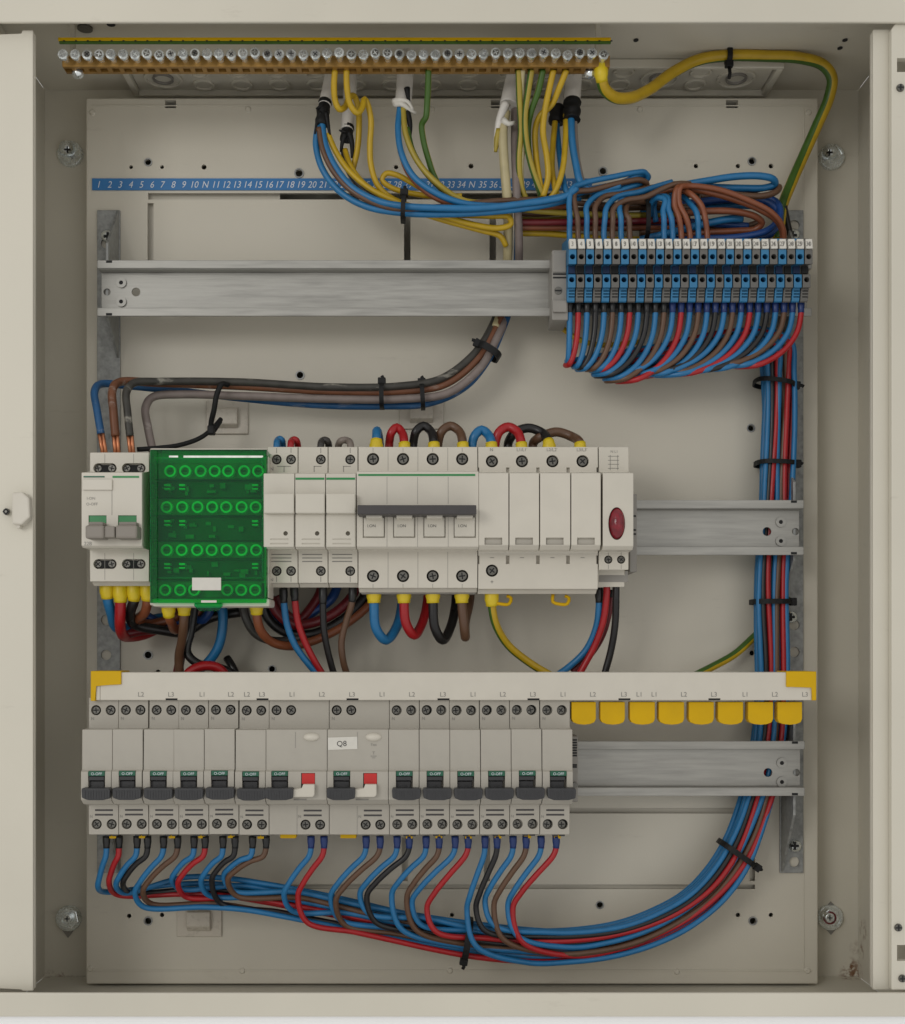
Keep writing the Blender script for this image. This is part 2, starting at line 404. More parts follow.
# ================================================================ cabinet
cab = thing('electrical_cabinet', 'open cream steel wall cabinet that holds the wiring, breakers and terminals', 'cabinet', Vector((0, 0, -.2215)))
XL, XR, ZT, ZB, YB = -.2615, .2907, .380, -.2215, .025
b = B(); b.wbox(XL-.002, XR+.002, YB, YB+.002, ZB-.002, ZT+.002); obj('back_wall', b, 'case', cab)
b = B(); b.wbox(XL-.0015, XL, -.0900, YB-.0005, ZB, ZT); b.wbox(XL-.0005, XL+.0012, -.0897, -.02, ZB+.001, ZT-.001); obj('side_wall', b, 'case', cab)
b = B(); b.wbox(XR, XR+.0015, -.0900, YB-.0005, ZB, ZT); b.wbox(XR-.0012, XR+.0005, -.0897, .002, ZB+.001, ZT-.001); obj('side_wall', b, 'case', cab)
b = B(); b.wbox(XL+.0002, XR-.0002, -.0900, YB-.0005, ZT, ZT+.0015)
c = B(); c.wbox(-.16, -.157, -.07, -.065, ZT-.01, ZT+.01)
for (px, py, r) in ((85, 27, 0), (111, 24, 0)): pass
obj('ceiling_panel', b, 'case', cab)
b = B(); b.wbox(XL+.0002, XR-.0002, -.0900, YB-.0005, ZB-.0015, ZB); obj('floor_panel', b, 'case', cab)
# folded rims round the opening: the top and the bottom one stand proud of the side strips
def zc(py, d): return (CY-py)*S(d)
zt, zb, zb2 = zc(22, 100), zc(993, 100), zc(1017, 100)
b = B(); b.wbox(-.305, .35, -.100, -.0975, zt, .415, .8); obj('top_rim', b, 'case', cab)
b = B(); b.wbox(-.305, .35, -.100, -.0975, zb2, zb, .8); obj('bottom_rim', b, 'case', cab)
# left strip: top edge folded, notch at both ends
xs = (33-CX)*S(92)
b = B(); b.poly([(33, 991), (33, 30), (22, 30), (22, 34.5), (-14, 34.5), (-14, 988.5), (22, 988.5), (22, 991)], 89.5, 92, .5); b.wbox(xs-.0015, xs, -.0893, -.0868, zc(990, 92), zc(31, 92), .3)
obj('side_strip', b, 'case', cab)
xs2, xm = (873-CX)*S(92), (892-CX)*S(92)
b = B(); b.wbox(xs2, xm, -.092, -.0895, zc(990, 92), zc(29, 92), .6)
b.wbox(xs2, xs2+.0015, -.0893, -.0868, zc(989, 92), zc(30, 92), .3)
obj('side_strip', b, 'case', cab)
# right inner fold with a rectangular slot, stepped 4 mm further out
b = B(); x3 = (891.5-CX)*S(96)
b.poly([(891.5, 990), (891.5, 29), (896, 22.5), (940, 22.5), (940, 990)], 92.3, 97, .6)
c = B(97); c.box(897, 58, 940, 72, 80, 110, 0); c.box(897, 945, 940, 961, 80, 110, 0); c.box(887, 492, 889.5, 522, 80, 110, 0)
b = cut(b, c); obj('hinge_strip', b, 'case', cab)
for (px, py) in ((901, 87), (899, 928), (903, 979)):
    b = B(); b.cyl(px, py, 97.2, 98.4, 2.3, 2.0, bev=.3); b.box(px-3, py-.6, px+3, py+.6, 98.3, 98.7, 0, 1); b.box(px-.6, py-3, px+.6, py+3, 98.3, 98.75, 0, 1)
    obj('strip_screw', b, ['screw', 'hole'], cab)
# white catch cover on the left strip
b = B(); b.poly([(11.5, 492.5), (22, 491.5), (29, 498), (30, 517), (21.5, 525), (11.5, 524)], 93.3, 99.5, 1.0); b.cyl(18, 526, 93.3, 97, 1.3, bev=.3)
cc = obj('catch_cover', b, 'white2', cab)
b = B(); b.cyl(5.8, 511.5, 93.3, 94.6, 2.0, 1.8, bev=.3); b.poly([(5.8, 508), (9.2, 511.5), (5.8, 515), (2.4, 511.5)], 94.5, 95, 0, 1); b.cyl(5.8, 511.5, 94.9, 95.3, .7, mi=0)
obj('strip_screw', b, ['screw', 'hole'], cab)
# screw and hole in the front of the ceiling
def ceil_disc(px, py, rx, ry, z0, h, mi_name, name):
    k = (CY-py)/FO; dist = z0/k; x = (px-CX)*dist/FO; b = B(); b_ = b.bm
    vs = [b_.verts.new((x+rx*.001*math.cos(t*math.pi/9), dist-DC+ry*.001*math.sin(t*math.pi/9), z0)) for t in range(18)]
    lo = [b_.verts.new((v.co.x, v.co.y, z0-h*.001)) for v in vs]
    b_.faces.new(vs); b_.faces.new(lo[::-1])
    for i in range(18): b_.faces.new((vs[i], lo[i], lo[(i+1) % 18], vs[(i+1) % 18]))
    return obj(name, b, mi_name, cab)
ceil_disc(85, 27.5, 4.6, 4.6, ZT-.0002, 1.2, 'screw', 'ceiling_screw')
ceil_disc(111, 24.5, 2.6, 2.2, ZT-.0002, .3, 'hole', 'ceiling_hole')
ceil_disc(636, 40, 1.6, 2.0, ZT-.0002, .3, 'hole', 'ceiling_hole')
ceil_disc(845, 40, 1.6, 2.0, ZT-.0002, .3, 'hole', 'ceiling_hole')
ceil_disc(840, 48, 1.6, 2.0, ZT-.0002, .3, 'hole', 'ceiling_hole')
# cable entry flange in the ceiling: raised frame, knock-out rings and ribs
fl = B(); x0, x1, ya, yb = -.200, .2278, -.0185, .0225
for (a, b_, c_, d_) in ((x0, x1, ya, ya+.003), (x0, x1, yb-.003, yb), (x0, x0+.004, ya+.0031, yb-.0031), (x1-.004, x1, ya+.0031, yb-.0031)):
    fl.wbox(a, b_, c_, d_, ZT-.006, ZT-.0003, .6)
fl.wbox(x0+.0045, x1-.0045, ya+.0035, yb-.0035, ZT-.0025, ZT-.0006, .3)
ef = obj('cable_entry_flange', fl, 'case', cab)
def zring(x, y, z, r, rin, h=.0015):
    b = B(); rows = []
    for (rr, zz) in ((r, z), (r, z-h), (rin, z-h), (rin, z)):
        rows.append([b.bm.verts.new((x+rr*math.cos(i*math.pi/12), y+rr*math.sin(i*math.pi/12), zz)) for i in range(24)])
    for j in range(4):
        for i in range(24): b.bm.faces.new((rows[j][i], rows[(j+1) % 4][i], rows[(j+1) % 4][(i+1) % 24], rows[j][(i+1) % 24]))
    return b
i = 0
for x in [-.176+.0252*k for k in range(16)]:
    big = k_ = i in (0, 13, 15)
    for (yy, r) in (((-.0065, .0072), (.0105, .0072)) if not big else ((.002, .0125),)):
        obj('knockout', zring(x, yy, ZT-.0026, r, r-.0016), 'case', ef)
        if big: obj('knockout', zring(x, yy, ZT-.0026, r*.55, r*.55-.0012), 'midgrey', ef)
    i += 1

# mounting plate: a shallow pan with slots, holes and pressed bumps
xl, xr = (86-CX)*S(0), (818-CX)*S(0); ztp, zbp = zc(98, 0), zc(984, 0)
b = B(); b.wbox(xl, xr, 0, .002, zbp, ztp, .8); b.wbox(xl+.0005, xl+.0025, .0022, .0245, zbp+.001, ztp-.001); b.wbox(xr-.0025, xr-.0005, .0022, .0245, zbp+.001, ztp-.001)
b.wbox(xl+.003, xr-.003, .0022, .0245, ztp-.003, ztp-.001); b.wbox(xl+.003, xr-.003, .0022, .0245, zbp+.001, zbp+.003)
c = B(0)
SL = [(148, 193, 592, 199.5), (147.5, 203, 153.5, 262), (404, 203, 410.5, 262), (489.5, 203, 496, 262), (592, 193, 700, 198),
      (402, 838, 408, 881), (484, 838, 490, 881), (236, 884.5, 755, 889), (749.5, 845, 755, 881), (560, 808, 755, 813.5),
      (165, 100, 176, 108), (491, 100, 502, 108), (726, 100, 738, 108)]
for s in SL: c.box(s[0], s[1], s[2], s[3], -12, 6, 0)
HO = [(131, 167, 1.3), (148, 162, 2.0), (162, 167, 1.3), (204, 167, 1.7), (396, 167, 1.5), (471, 166, 1.7), (603, 171, 2.2), (299, 173, 2.4), (696, 166, 1.5), (738, 166, 1.5), (752, 161, 2.1), (771, 166, 1.6),
      (300, 375, 2.2), (751, 428, 2.0), (148, 655, 2.3), (752, 653, 1.7), (129, 916, 1.5), (148, 921, 2.2), (162, 915, 1.5), (600, 905, 2.0), (738, 915, 1.5), (753, 921, 2.2), (771, 915, 1.5), (452, 915, 1.4), (272, 669, 2.0), (158, 672, 1.6)]
for (px, py, r) in HO: c.cyl(px, py, -14, 8, r, seg=14)
b = cut(b, c)
mp = obj('mounting_plate', b, 'plate', cab)
for (x0_, y0_, x1_, y1_) in ((144, 190, 280, 300), (225, 802, 760, 893)): b = B(); b.box(x0_, y0_, x1_, y1_, -5.5, -4.5, 0); obj('backing_sheet', b, 'plate', mp)  # sheets added behind these slots so they show grey, not black
b = B()
for y in (105.5, 970.5): b.box(92, y-.6, 812, y+.6, .05, .6, .2)
for x in (804,): b.box(x-.6, 108, x+.6, 968, .05, .45, .15)
for (px, py) in ((92, 112), (248, 109), (432, 109), (640, 109), (809, 112), (90, 969), (242, 971), (450, 971), (677, 972), (808, 971)): b.cyl(px, py, -.1, 1.0, 2.2, 1.4, 14)
obj('pressed_bead', b, 'plate', mp)
# rim of each larger hole (extruded thread)
for (px, py, r) in HO:
    if r >= 2.0: b = B(); b.ring(px, py, -.2, .7, r*1.35, r*1.0, 18); obj('threaded_insert', b, 'zinc2', mp)

# four corner bolts on the back wall with washers
for n, (px, py, kind) in enumerate(((69.5, 153, 0), (832.5, 156, 0), (68, 919, 1), (831, 918, 2))):
    base = thing('fixing_bolt', None, None, P(px, py, -24.5)); base.parent = cab; base.location = P(px, py, -24.5)-cab.location
    b = B(); b.cyl(px, py, -24.8, -22.2, 8.8, 8.5, 32, bev=.5); b.ring(px, py, -22.3, -21.7, 8.0, 6.6, 28); obj('washer', b, 'bright', base)
    b = B(); b.poly([(px-6, py+11), (px, py+19), (px+6, py+11)] if n != 3 else [(px-7, py-9), (px, py-16.5), (px+7, py-9), (px+7, py+9), (px, py+17), (px-7, py+9)], -24.9, -24.2, 0); (obj('slot', b, 'midgrey', base) if n > 1 else b.bm.free())
    if kind == 0:
        b = B(); b.dome(px-2.5, py-4, -22.1, -16.5, 5.4, 5.2); b.box(px-5.5, py-4.5, px+.5, py-3.5, -18, -16.1, 0, 1); b.box(px-3, py-7, px-2, py-1, -18, -16.0, 0, 1); obj('bolt_head', b, ['bright', 'hole'], base)
    else:
        b = B(); b.poly([(px+(11 if kind == 1 else 9)*math.cos(a*math.pi/3+.3), py+(11 if kind == 1 else 9)*math.sin(a*math.pi/3+.3)) for a in range(6)], -22.1, -14.5, .5)
        obj('nut', b, 'bright', base)
        b = B(); b.cyl(px-1, py, -15, -10.5, 3.2, 2.9, bev=.4); b.ring(px-1, py, -14.6, -14.0, 4.4, 3.4, mi=1 if kind == 2 else 0); b.box(px-3.6, py-.5, px+1.6, py+.5, -10.7, -10.3, 0, 2); b.box(px-1.5, py-2.6, px-.5, py+2.6, -10.7, -10.25, 0, 2)
        obj('stud', b, ['bright', 'w_dred', 'hole'], base)

# ================================================================ rail brackets and rails
for side, (xa, xb, lab) in enumerate(((97, 120, 'left galvanised upright bracket that carries the ends of the rails'), (780, 803.5, 'right galvanised upright bracket behind the vertical wire bundle'))):
    t = thing('rail_bracket', lab, 'bracket', P((xa+xb)/2, 872, 0), 'upright rail brackets on the mounting plate')
    b = B(); b.box(xa, 210, xb, 873, 0.3, 2.0, .3)
    c = B(2)
    for py in ((243, 620, 655) if side == 0 else (225, 625, 652, 862)): c.cyl(xa+9 if side == 0 else xb-9, py, -3, 6, 3.4, seg=18)
    obj('base_strip', cut(b, c), 'zinc2', t)
    X = (xb-CX)*S(0) if side == 0 else (xa-CX)*S(0)
    for (y0, y1, e0, e1) in ((260, 316, 243, 318), (500, 556, 482, 560), (741, 796, 722, 815)):
        def web(py, d): return Vector((X, -d*.001, (CY-py)*S(d if d > 3 else 0)))
        b = B(); prof = [(e0-33 if e0 == 243 else e0-26, 2.1), (e0, 28.3), (e1, 28.3), (e1+(40 if e0 != 722 else 57), 2.1)]
        b.prism(prof, X-.0016 if side == 0 else X, X if side == 0 else X+.0016, .2)
        obj('web', b, 'zinc2', t)
    for (px, py) in (((107.5, 236),) if side == 0 else ((795, 846), (793, 235), (791, 617))):
        b = B(); b.dome(px, py, 2.1, 5.2, 4.2, 4.2); b.box(px-4, py-1.2, px+4, py+1.2, 3.5, 5.5, 0, 1); b.box(px-1.2, py-4, px+1.2, py+4, 3.5, 5.6, 0, 1); obj('screw', b, ['bright', 'hole'], t)

def rail(y0, y1, xa, xb, left, label):
    t = thing('mounting_rail', label, 'rail', P((xa+xb)/2, y1, 28), 'top hat mounting rails')
    h = y1-y0
    X0, X1 = (xa-CX)*S(37), (xb-CX)*S(37)
    z = lambda py: py
    b = B()
    # lips in front, web 7.5 mm behind: upper lip, upper step, web, lower step, lower lip
    Zt, Zb = zc(y0, 37), zc(y1, 37); lip = .0052
    b.wbox(X0, X1, -.037, -.0357, Zt-lip, Zt, .35); b.wbox(X0, X1, -.037, -.0357, Zb, Zb+lip, .35)
    b.wbox(X0+.0002, X1-.0002, -.0356, -.0286, Zt-lip-.0002, Zt-lip+.0011, .3); b.wbox(X0+.0002, X1-.0002, -.0356, -.0286, Zb+lip-.0011, Zb+lip+.0002, .3)
    c = B(29.7); web = B(); web.wbox(X0+.0008, X1-.0008, -.0297, -.0285, Zb+lip+.0003, Zt-lip-.0003, .1)
    ends = []
    if left: ends = [(xa+10, 1), (xa+39, 2)]
    else: ends = [(xb-8.5, 1), (xb-37, 2)]
    ym = (y0+y1)/2+4
    for (px, k) in ends: c.cyl(px, ym, 20, 40, 2.3 if k == 1 else 2.8, seg=18)
    web = cut(web, c)
    pr = obj('profile', b, 'zinc', t); obj('web', web, 'zinc', t)
    px = xa+24 if left else xb-23
    for dy in (-9.5, 9.5):
        b = B(); b.ring(px, ym+dy, 29.6, 30.9, 3.2, 1.3); b.cyl(px, ym+dy, 29.6, 30.3, 1.25, mi=1); obj('rivet', b, ['zinc', 'hole'], t)
    px2 = xa+12 if left else xb-10
    for yy in (y0+1.6, y1-1.8):
        b = B(); b.box(px2-3, yy-1.2, px2+3, yy+1.2, 36.9, 37.15, .1); obj('notch', b, 'hole', t)
    px3 = ends[0][0]
    b = B(); b.cyl(px3, ym, 26.4, 28.2, 2.6, bev=.2); obj('web_screw', b, 'screw', t)
    return t
rail(260, 316, 97, 812, True, 'long bare steel rail along the top that ends in the blue terminals')
rail(500, 555, 97, 804, False, 'steel rail in the middle carrying the white devices')
rail(741, 796, 95, 805, False, 'lowest steel rail carrying the grey breakers')

# ================================================================ earth bar under the ceiling
eb = thing('earth_terminal_bar', 'brass earth bar with a long row of zinc screws under the cabinet ceiling', 'terminal bar', P(335, 74, 60))
xa, xb = (62-CX)*S(70), (610-CX)*S(70); zt_, zb_ = zc(55.5, 70), zc(66.5, 70)
bar = B(); bar.wbox(xa, xb, -.070, -.0605, zb_, zt_, .3)
c = B(); NS = 46; sx_ = [(66.5+11.9*i-CX)*S(70) for i in range(NS)]
for x in sx_:
    vs = []
    c.wbox(x-.0022, x+.0022, -.0675, -.0630, zb_-.002, zb_+.0045)
bo = obj('bar', cut(bar, c), 'brass', eb)
for i in range(NS):
    px = 66.5+11.9*i; dh = 77.8+random.uniform(-.9, 1.3)
    x = sx_[i]; z = (zt_+zb_)/2+.0006+random.uniform(-.0003, .0003); b = B()
    f0, f1 = -.0701, -dh*.001
    def ycyl(b, x, z, y0, y1, r, seg, mi=0):
        bef = set(b.bm.faces)
        a = [b.bm.verts.new((x+r*math.cos(2*math.pi*k/seg), y0, z+r*math.sin(2*math.pi*k/seg))) for k in range(seg)]
        q = [b.bm.verts.new((v.co.x, y1, v.co.z)) for v in a]
        b.bm.faces.new(a); b.bm.faces.new(q[::-1])
        for k in range(seg): b.bm.faces.new((a[k], q[k], q[(k+1) % seg], a[(k+1) % seg]))
        b._faces(bef, mi)
    ycyl(b, x, z, f0, f1+.0018, .0019, 12); ycyl(b, x, z, f1+.0022, f1+.0003, .0030, 18); ycyl(b, x, z, f1+.0002, f1, .0026, 18); ycyl(b, x, z, f1-.00002, f1-.0001, .0019, 16, 1)
    a = random.uniform(0, math.pi)
    for k in (0, 1):
        bef = set(b.bm.faces); ang = a+k*math.pi/2; L_, W_ = .0015, .00030
        vs = [b.bm.verts.new((x+p*math.cos(ang)-q*math.sin(ang), f1-.00016-.00004*k, z+p*math.sin(ang)+q*math.cos(ang))) for p, q in ((-L_, -W_), (L_, -W_), (L_, W_), (-L_, W_))]
        b.bm.faces.new(vs); b._faces(bef, 2)
    obj('screw', b, ['bright', random.choice(['zinc2', 'zinc', 'screw']), random.choice(['bright', 'hole', 'bright'])], eb)
for px in (78, 590):
    b = B(); b.dome(px, 74, 62, 66, 3.6, 3.2); obj('fixing_screw', b, 'bright', eb)
za = zc(37.3, 78); zb__ = zc(40.6, 78); zcx = zc(43.2, 78)
b = B(); b.wbox((58-CX)*S(78), (611-CX)*S(78), -.078, -.0765, zb__, za, .2); b.wbox((59-CX)*S(78), (611-CX)*S(78), -.0779, -.0765, zcx, zb__-.00005, .2, 1)
for i in range(47): b.box(63+11.9*i, 40.2, 65+11.9*i, 41.3, 77.9, 78.2, 0, 2)
obj('colour_strip', b, ['yellow', 'w_grn', 'hole'], eb)
for px in (72, 598): b = B(); b.wbox((px-CX)*S(64)-.0015, (px-CX)*S(64)+.0015, -.0640, -.0610, zt_+.0004, ZT-.0004, .2); obj('hanger', b, 'case', eb)

# ================================================================ blue number strip
b = B(); b.box(92, 178.3, 592, 190, .2, 1.0, .1); ls = obj('number_strip', b, 'strip', at=P(342, 190, 0))
tag(ls, 'blue adhesive strip printed with white numbers across the plate', 'label strip')
seq = [str(i) for i in range(1, 11)]+['N']+[str(i) for i in range(11, 35)]+['N']+[str(i) for i in range(35, 45)]
b = B()
for i, s in enumerate(seq):
    x = 99+10.66*i; b.text(s, x, 184.4, 1.15, 6.6, 0, .25, sx=.9)
obj('numbers', b, 'print_w', ls)

# ================================================================ devices
def X(px, d=74): return (px-CX)*S(d)
def screw(t, px, py, r, d=72.2, mats=('screw', 'hole'), ang=None):
    """screw head sunk in its well, cross slot turned at random"""
    b = B(); b.cyl(px, py, d-3, d, r*.84, r*.78, 16, bev=.25); b.cyl(px, py, d-3, d-1.5, r*.985, None, 16, 1)  # near-black disc paints the shade round the head in its well
    a = random.uniform(0, math.pi) if ang is None else ang
    for k in (0, 1):
        ca, sa = math.cos(a+k*math.pi/2), math.sin(a+k*math.pi/2); L_, W_ = r*.52/(S(d)*1000), r*.10/(S(d)*1000)
        b.poly([(px+p*ca-q*sa, py+p*sa+q*ca) for p, q in ((-L_, -W_), (L_, -W_), (L_, W_), (-L_, W_))], d-.1, d+.12+.05*k, 0, 1)
    return obj('terminal_screw', b, list(mats), t, at=P(px, py, d))

NTH = ['first', 'second', 'third', 'fourth', 'fifth', 'sixth', 'seventh', 'eighth', 'ninth', 'tenth', 'eleventh', 'twelfth', 'thirteenth', 'fourteenth']

# ---- narrow grey breaker of the bottom row
PROF_G = [(697.5, 44), (697.5, 74), (728.5, 74), (729.5, 87.5), (769.5, 87.5), (772, 90), (799.5, 90), (804, 85.5), (805, 74), (834.5, 74), (834.5, 70), (834.5, 44)]
def grey_body(px0, px1, holes):
    b = B(); x0, x1 = X(px0)+.00012, X(px1)-.00012
    b.prism(PROF_G, x0, x1, .35)
    c = B(74)
    for (px, py) in holes: c.cyl(px, py, 70, 80, 3.05, seg=20)
    c.box(px0+6.6, 771.5, px0+23.2, 787.5, 88, 100, 0)   # window of the lever
    return b, c
def lever(t, px0):
    b = B(); b.poly([(px0-7, 788.2), (px0+20.5, 788.2), (px0+21.5, 790.5), (px0+21, 798.5), (px0+14, 800.4), (px0-1, 800.4), (px0-7, 798), (px0-7.5, 790.5)], 90.2, 96.5, 1.0)
    for k in range(9): b.box(px0-4+2.7*k, 790.5, px0-3.2+2.7*k, 799, 96.4, 96.8, .1)
    b.box(px0-.2, 776.3, px0+15.5, 780.6, 84.7, 89.3, .3); b.box(px0-.2, 781.2, px0+15.5, 788, 84.7, 87.5, .3)
    lv = obj('lever', b, 'dark', t)
    b = B(); b.box(px0-.3, 771.3, px0+16, 776, 84.7, 90.4, .2); tb = obj('indicator_tab', b, 'dgreen', t)
    b = B(); b.text('O-OFF', px0+7.9, 773.8, 90.5, 2.7); obj('lettering', b, 'print_w', tb)
def vents(t, px0, y=(810.2, 814.8), w=18):
    b = B()
    for yy in y: b.box(px0, yy-.9, px0+w, yy+.9, 73.6, 74.15, .1)
    obj('vent_slots', b, 'bar', t)
def breaker(px0, label):
    t = thing('circuit_breaker', label, 'breaker', P(px0+15, 834.5, 44), 'narrow grey breakers on the lowest rail')
    hs = [(px0+7.4, 710.2), (px0+22, 710.2), (px0+8, 824.2), (px0+23, 824.2)]
    b, c = grey_body(px0, px0+30.0, hs)
    # the lever window is measured on the front face, so it sits left of the base edge
    c = B(74)
    for (px, py) in hs: c.cyl(px, py, 70, 80, 3.05, seg=20)
    c.dm = 90; c.box(px0-.6, 771, px0+16.4, 787.6, 84.4, 100, 0)
    obj('body', cut(b, c), 'grey', t)
    for (px, py) in hs: screw(t, px, py, 3.05)
    lever(t, px0); vents(t, px0+6.3)
    b = B(); b.text('N', px0+4, 718.5, 74.15, 3); b.text('N', px0+2.6, 816.5, 74.15, 2.6); obj('print', b, 'print_g', t)
    b = B(); b.box(px0+20.5, 833.6, px0+27.5, 838.6, 56, 64, .4); obj('rail_clip', b, 'yellow', t)
    b = B()
    for px in (px0+19.3, px0+30.2-4): b.box(px-2.8, 833.7, px+2.8, 836.2, 57, 68, .2)
    obj('wire_entry', b, 'dark', t)
    return t
px18 = 30.08; PW = px18*S(74)
B0 = 88.6
names6 = ['leftmost grey breaker in the bottom row, beside the yellow corner of the white bar',
          'second grey breaker from the left end of the bottom row', 'third grey breaker from the left end of the bottom row',
          'fourth grey breaker from the left end of the bottom row', 'fifth grey breaker from the left end of the bottom row',
          'sixth grey breaker from the left, touching the wide breaker without a sticker']
names8 = ['narrow grey breaker directly right of the wide breaker with the Q8 sticker',
          'second narrow grey breaker to the right of the Q8 sticker', 'third narrow grey breaker to the right of the Q8 sticker',
          'fourth narrow grey breaker to the right of the Q8 sticker', 'fifth narrow grey breaker right of the Q8 sticker, one before the last',
          'rightmost grey breaker in the bottom row, beside the first yellow tooth cover']
mb = breaker(B0, names6[0])
def settle(o):
    o.rotation_euler = (random.uniform(-.003, .003), random.uniform(-.0035, .0035), 0); o.location.z += random.uniform(-.00015, .00015)
for i in range(1, 6): settle(dup(mb, (PW*i, 0, 0), names6[i]))
for i in range(6): settle(dup(mb, (PW*(i+10), 0, 0), names8[i]))

# ---- wide breakers with test button
def rcbo(px0, off, label, sticker=False):
    t = thing('residual_current_breaker', label, 'breaker', P(px0+30, 834.5, 44), 'wide grey breakers with a red flag')
    hs = [(px0+7.4, 710.2), (px0+22, 710.2), (px0+36.4, 824.7), (px0+51, 824.7)]
    b = B(); b.prism(PROF_G, X(px0)+.00012, X(px0+2*px18)-.00012, .35); c = B(74)
    for (px, py) in hs: c.cyl(px, py, 70, 80, 3.05, seg=20)
    c.dm = 90; pf = px0+off; p1_ = px0+1.2+off; c.box(p1_-.6, 771, p1_+16.4, 787.6, 84.4, 100, 0); c.box(pf+30.5, 773, pf+44.5, 790, 85, 100, 0)
    body = obj('body', cut(b, c), 'grey', t)
    for (px, py) in hs: screw(t, px, py, 3.05)
    p1 = px0+1.2+off; pf = px0+off
    lever(t, p1); vents(t, px0+34.6, (810.6, 815.4))
    b = B(); b.dome(pf+41, 737, 87.1, 90, 4.8, 2.5); obj('test_button', b, 'white2', t)
    b = B(); b.box(pf+31.2, 773.4, pf+44.2, 784, 85.1, 89.9, .2); obj('trip_flag', b, 'red', t)
    b = B(); b.poly([(pf+18.8, 789.6), (pf+32, 789.6), (pf+32, 784.4), (pf+44, 784.4), (pf+44, 795), (pf+42, 797.2), (pf+18.8, 797.2)], 90.1, 94, .6); obj('reset_lever', b, 'white2', t)
    b = B(); b.box(pf+23, 799, pf+36, 800.3, 90.05, 90.25, 0); obj('print', b, 'print_g', t)
    b = B(); b.text('N', px0+4, 718.5, 74.15, 3); obj('neutral_mark', b, 'print_g', t); b = B(); b.text('N', px0+30.5, 816.5, 74.15, 2.8); obj('neutral_mark', b, 'print_g', t)
    b = B(); b.box(pf+24.6, 732, pf+25.1, 748, 87.4, 87.6, 0); b.box(px0+27.7, 806, px0+28.2, 834, 73.9, 74.1, 0); obj('seam', b, 'midgrey', t)
    for px in (px0+10, ): 
        b = B(); b.box(px+1, 833.6, px+17, 838.4, 56, 64, .4); obj('rail_clip', b, 'yellow', t)
    if sticker:
        b = B(); b.poly([(px0-1.3, 737.6), (px0+28, 736.6), (px0+28.2, 749), (px0-1.2, 750)], 87.4, 87.85, .05)
        st = obj('sticker', b, 'marker', t)
        b = B(); b.text('Q8', px0+12.5, 743.5, 87.95, 5.4, rot=.03); obj('lettering', b, 'print_k', st)
        b = B(); b.text('Test', pf+41, 744.6, 87.62, 2.4); b.text('T', pf+41, 753, 87.62, 3); b.box(pf+38, 755.8, pf+44, 756.4, 87.5, 87.62, 0); b.box(pf+39.3, 757.6, pf+42.7, 758.1, 87.5, 87.62, 0); obj('test_mark', b, 'print_g', t)
    return t
P7 = B0+6*px18; P8 = B0+8*px18
rcbo(P7, 1.5, 'wide grey breaker with a red flag and no sticker')
rcbo(P8, 3.4, 'wide grey breaker carrying the white Q8 sticker', True)

# ---- white comb busbar across the tops of the breakers
cb = thing('comb_busbar', 'long white comb busbar with yellow ends along the top of the breakers', 'busbar', P(453, 700, 70))
b = B(); b.box(100, 672.3, 812, 700.3, 60, 78, .5); c = B(78)
for px in (171, 262, 352, 443, 533, 624, 714): c.box(px-5.5, 698.3, px+6.5, 703, 76, 82, 0)
bb = obj('rail_body', cut(b, c), 'white2', cb)
b = B()
for s, px in (('L2', 141), ('L3', 171), ('L1', 202), ('L2', 231), ('L2', 247), ('L3', 262), ('L1', 292), ('L2', 322), ('L3', 352), ('L1', 382), ('L2', 412), ('L3', 443), ('L1', 473), ('L2', 503), ('L3', 533), ('L1', 563), ('L2', 593), ('L3', 624), ('L1', 639), ('L1', 654), ('L2', 684), ('L3', 714), ('L1', 745), ('L2', 775), ('L3', 805)):
    b.text(s, px, 694.3, 78.12, 4.6)
obj('lettering', b, 'print_g', bb)
b = B()
for px in (171, 262, 352, 443, 533, 624, 714): b.box(px-5.4, 698.6, px+6.4, 700.2, 74, 77, 0)
obj('cut_notch', b, 'hole', bb)
b = B(); b.poly([(90.5, 671), (121, 671), (121, 684.5), (95.5, 685.5), (95, 701), (90.5, 701)], 59, 79.2, .4); b.box(96, 686, 99.9, 700, 60, 78, .2, 1); obj('end_cap', b, ['yellow', 'white2'], cb)
b = B(); b.poly([(786.5, 671.4), (816.5, 671.4), (816.5, 700.5), (812.3, 700.5), (812, 687), (786.5, 687)], 59, 79.2, .4); obj('end_cap', b, 'yellow', cb)
b = B(); x = 572.0
for k in range(8):
    xa_ = (571.6, 600.4, 630, 659, 689, 718.2, 748.2, 777.6)[k]; xb_ = (596, 625, 655, 684.3, 714, 743.3, 773.3, 802.3)[k]
    t_ = B(); t_.poly([(xa_, 702), (xb_, 702), (xb_, 719), (xb_-1.5, 722.3), (xb_-6, 724.2), ((xa_+xb_)/2, 724.7), (xa_+6, 724.2), (xa_+1.5, 722.3), (xa_, 719)], 66, 73.5, .35)
    tag(obj('tooth_cover', t_, 'yellow', cb), None)

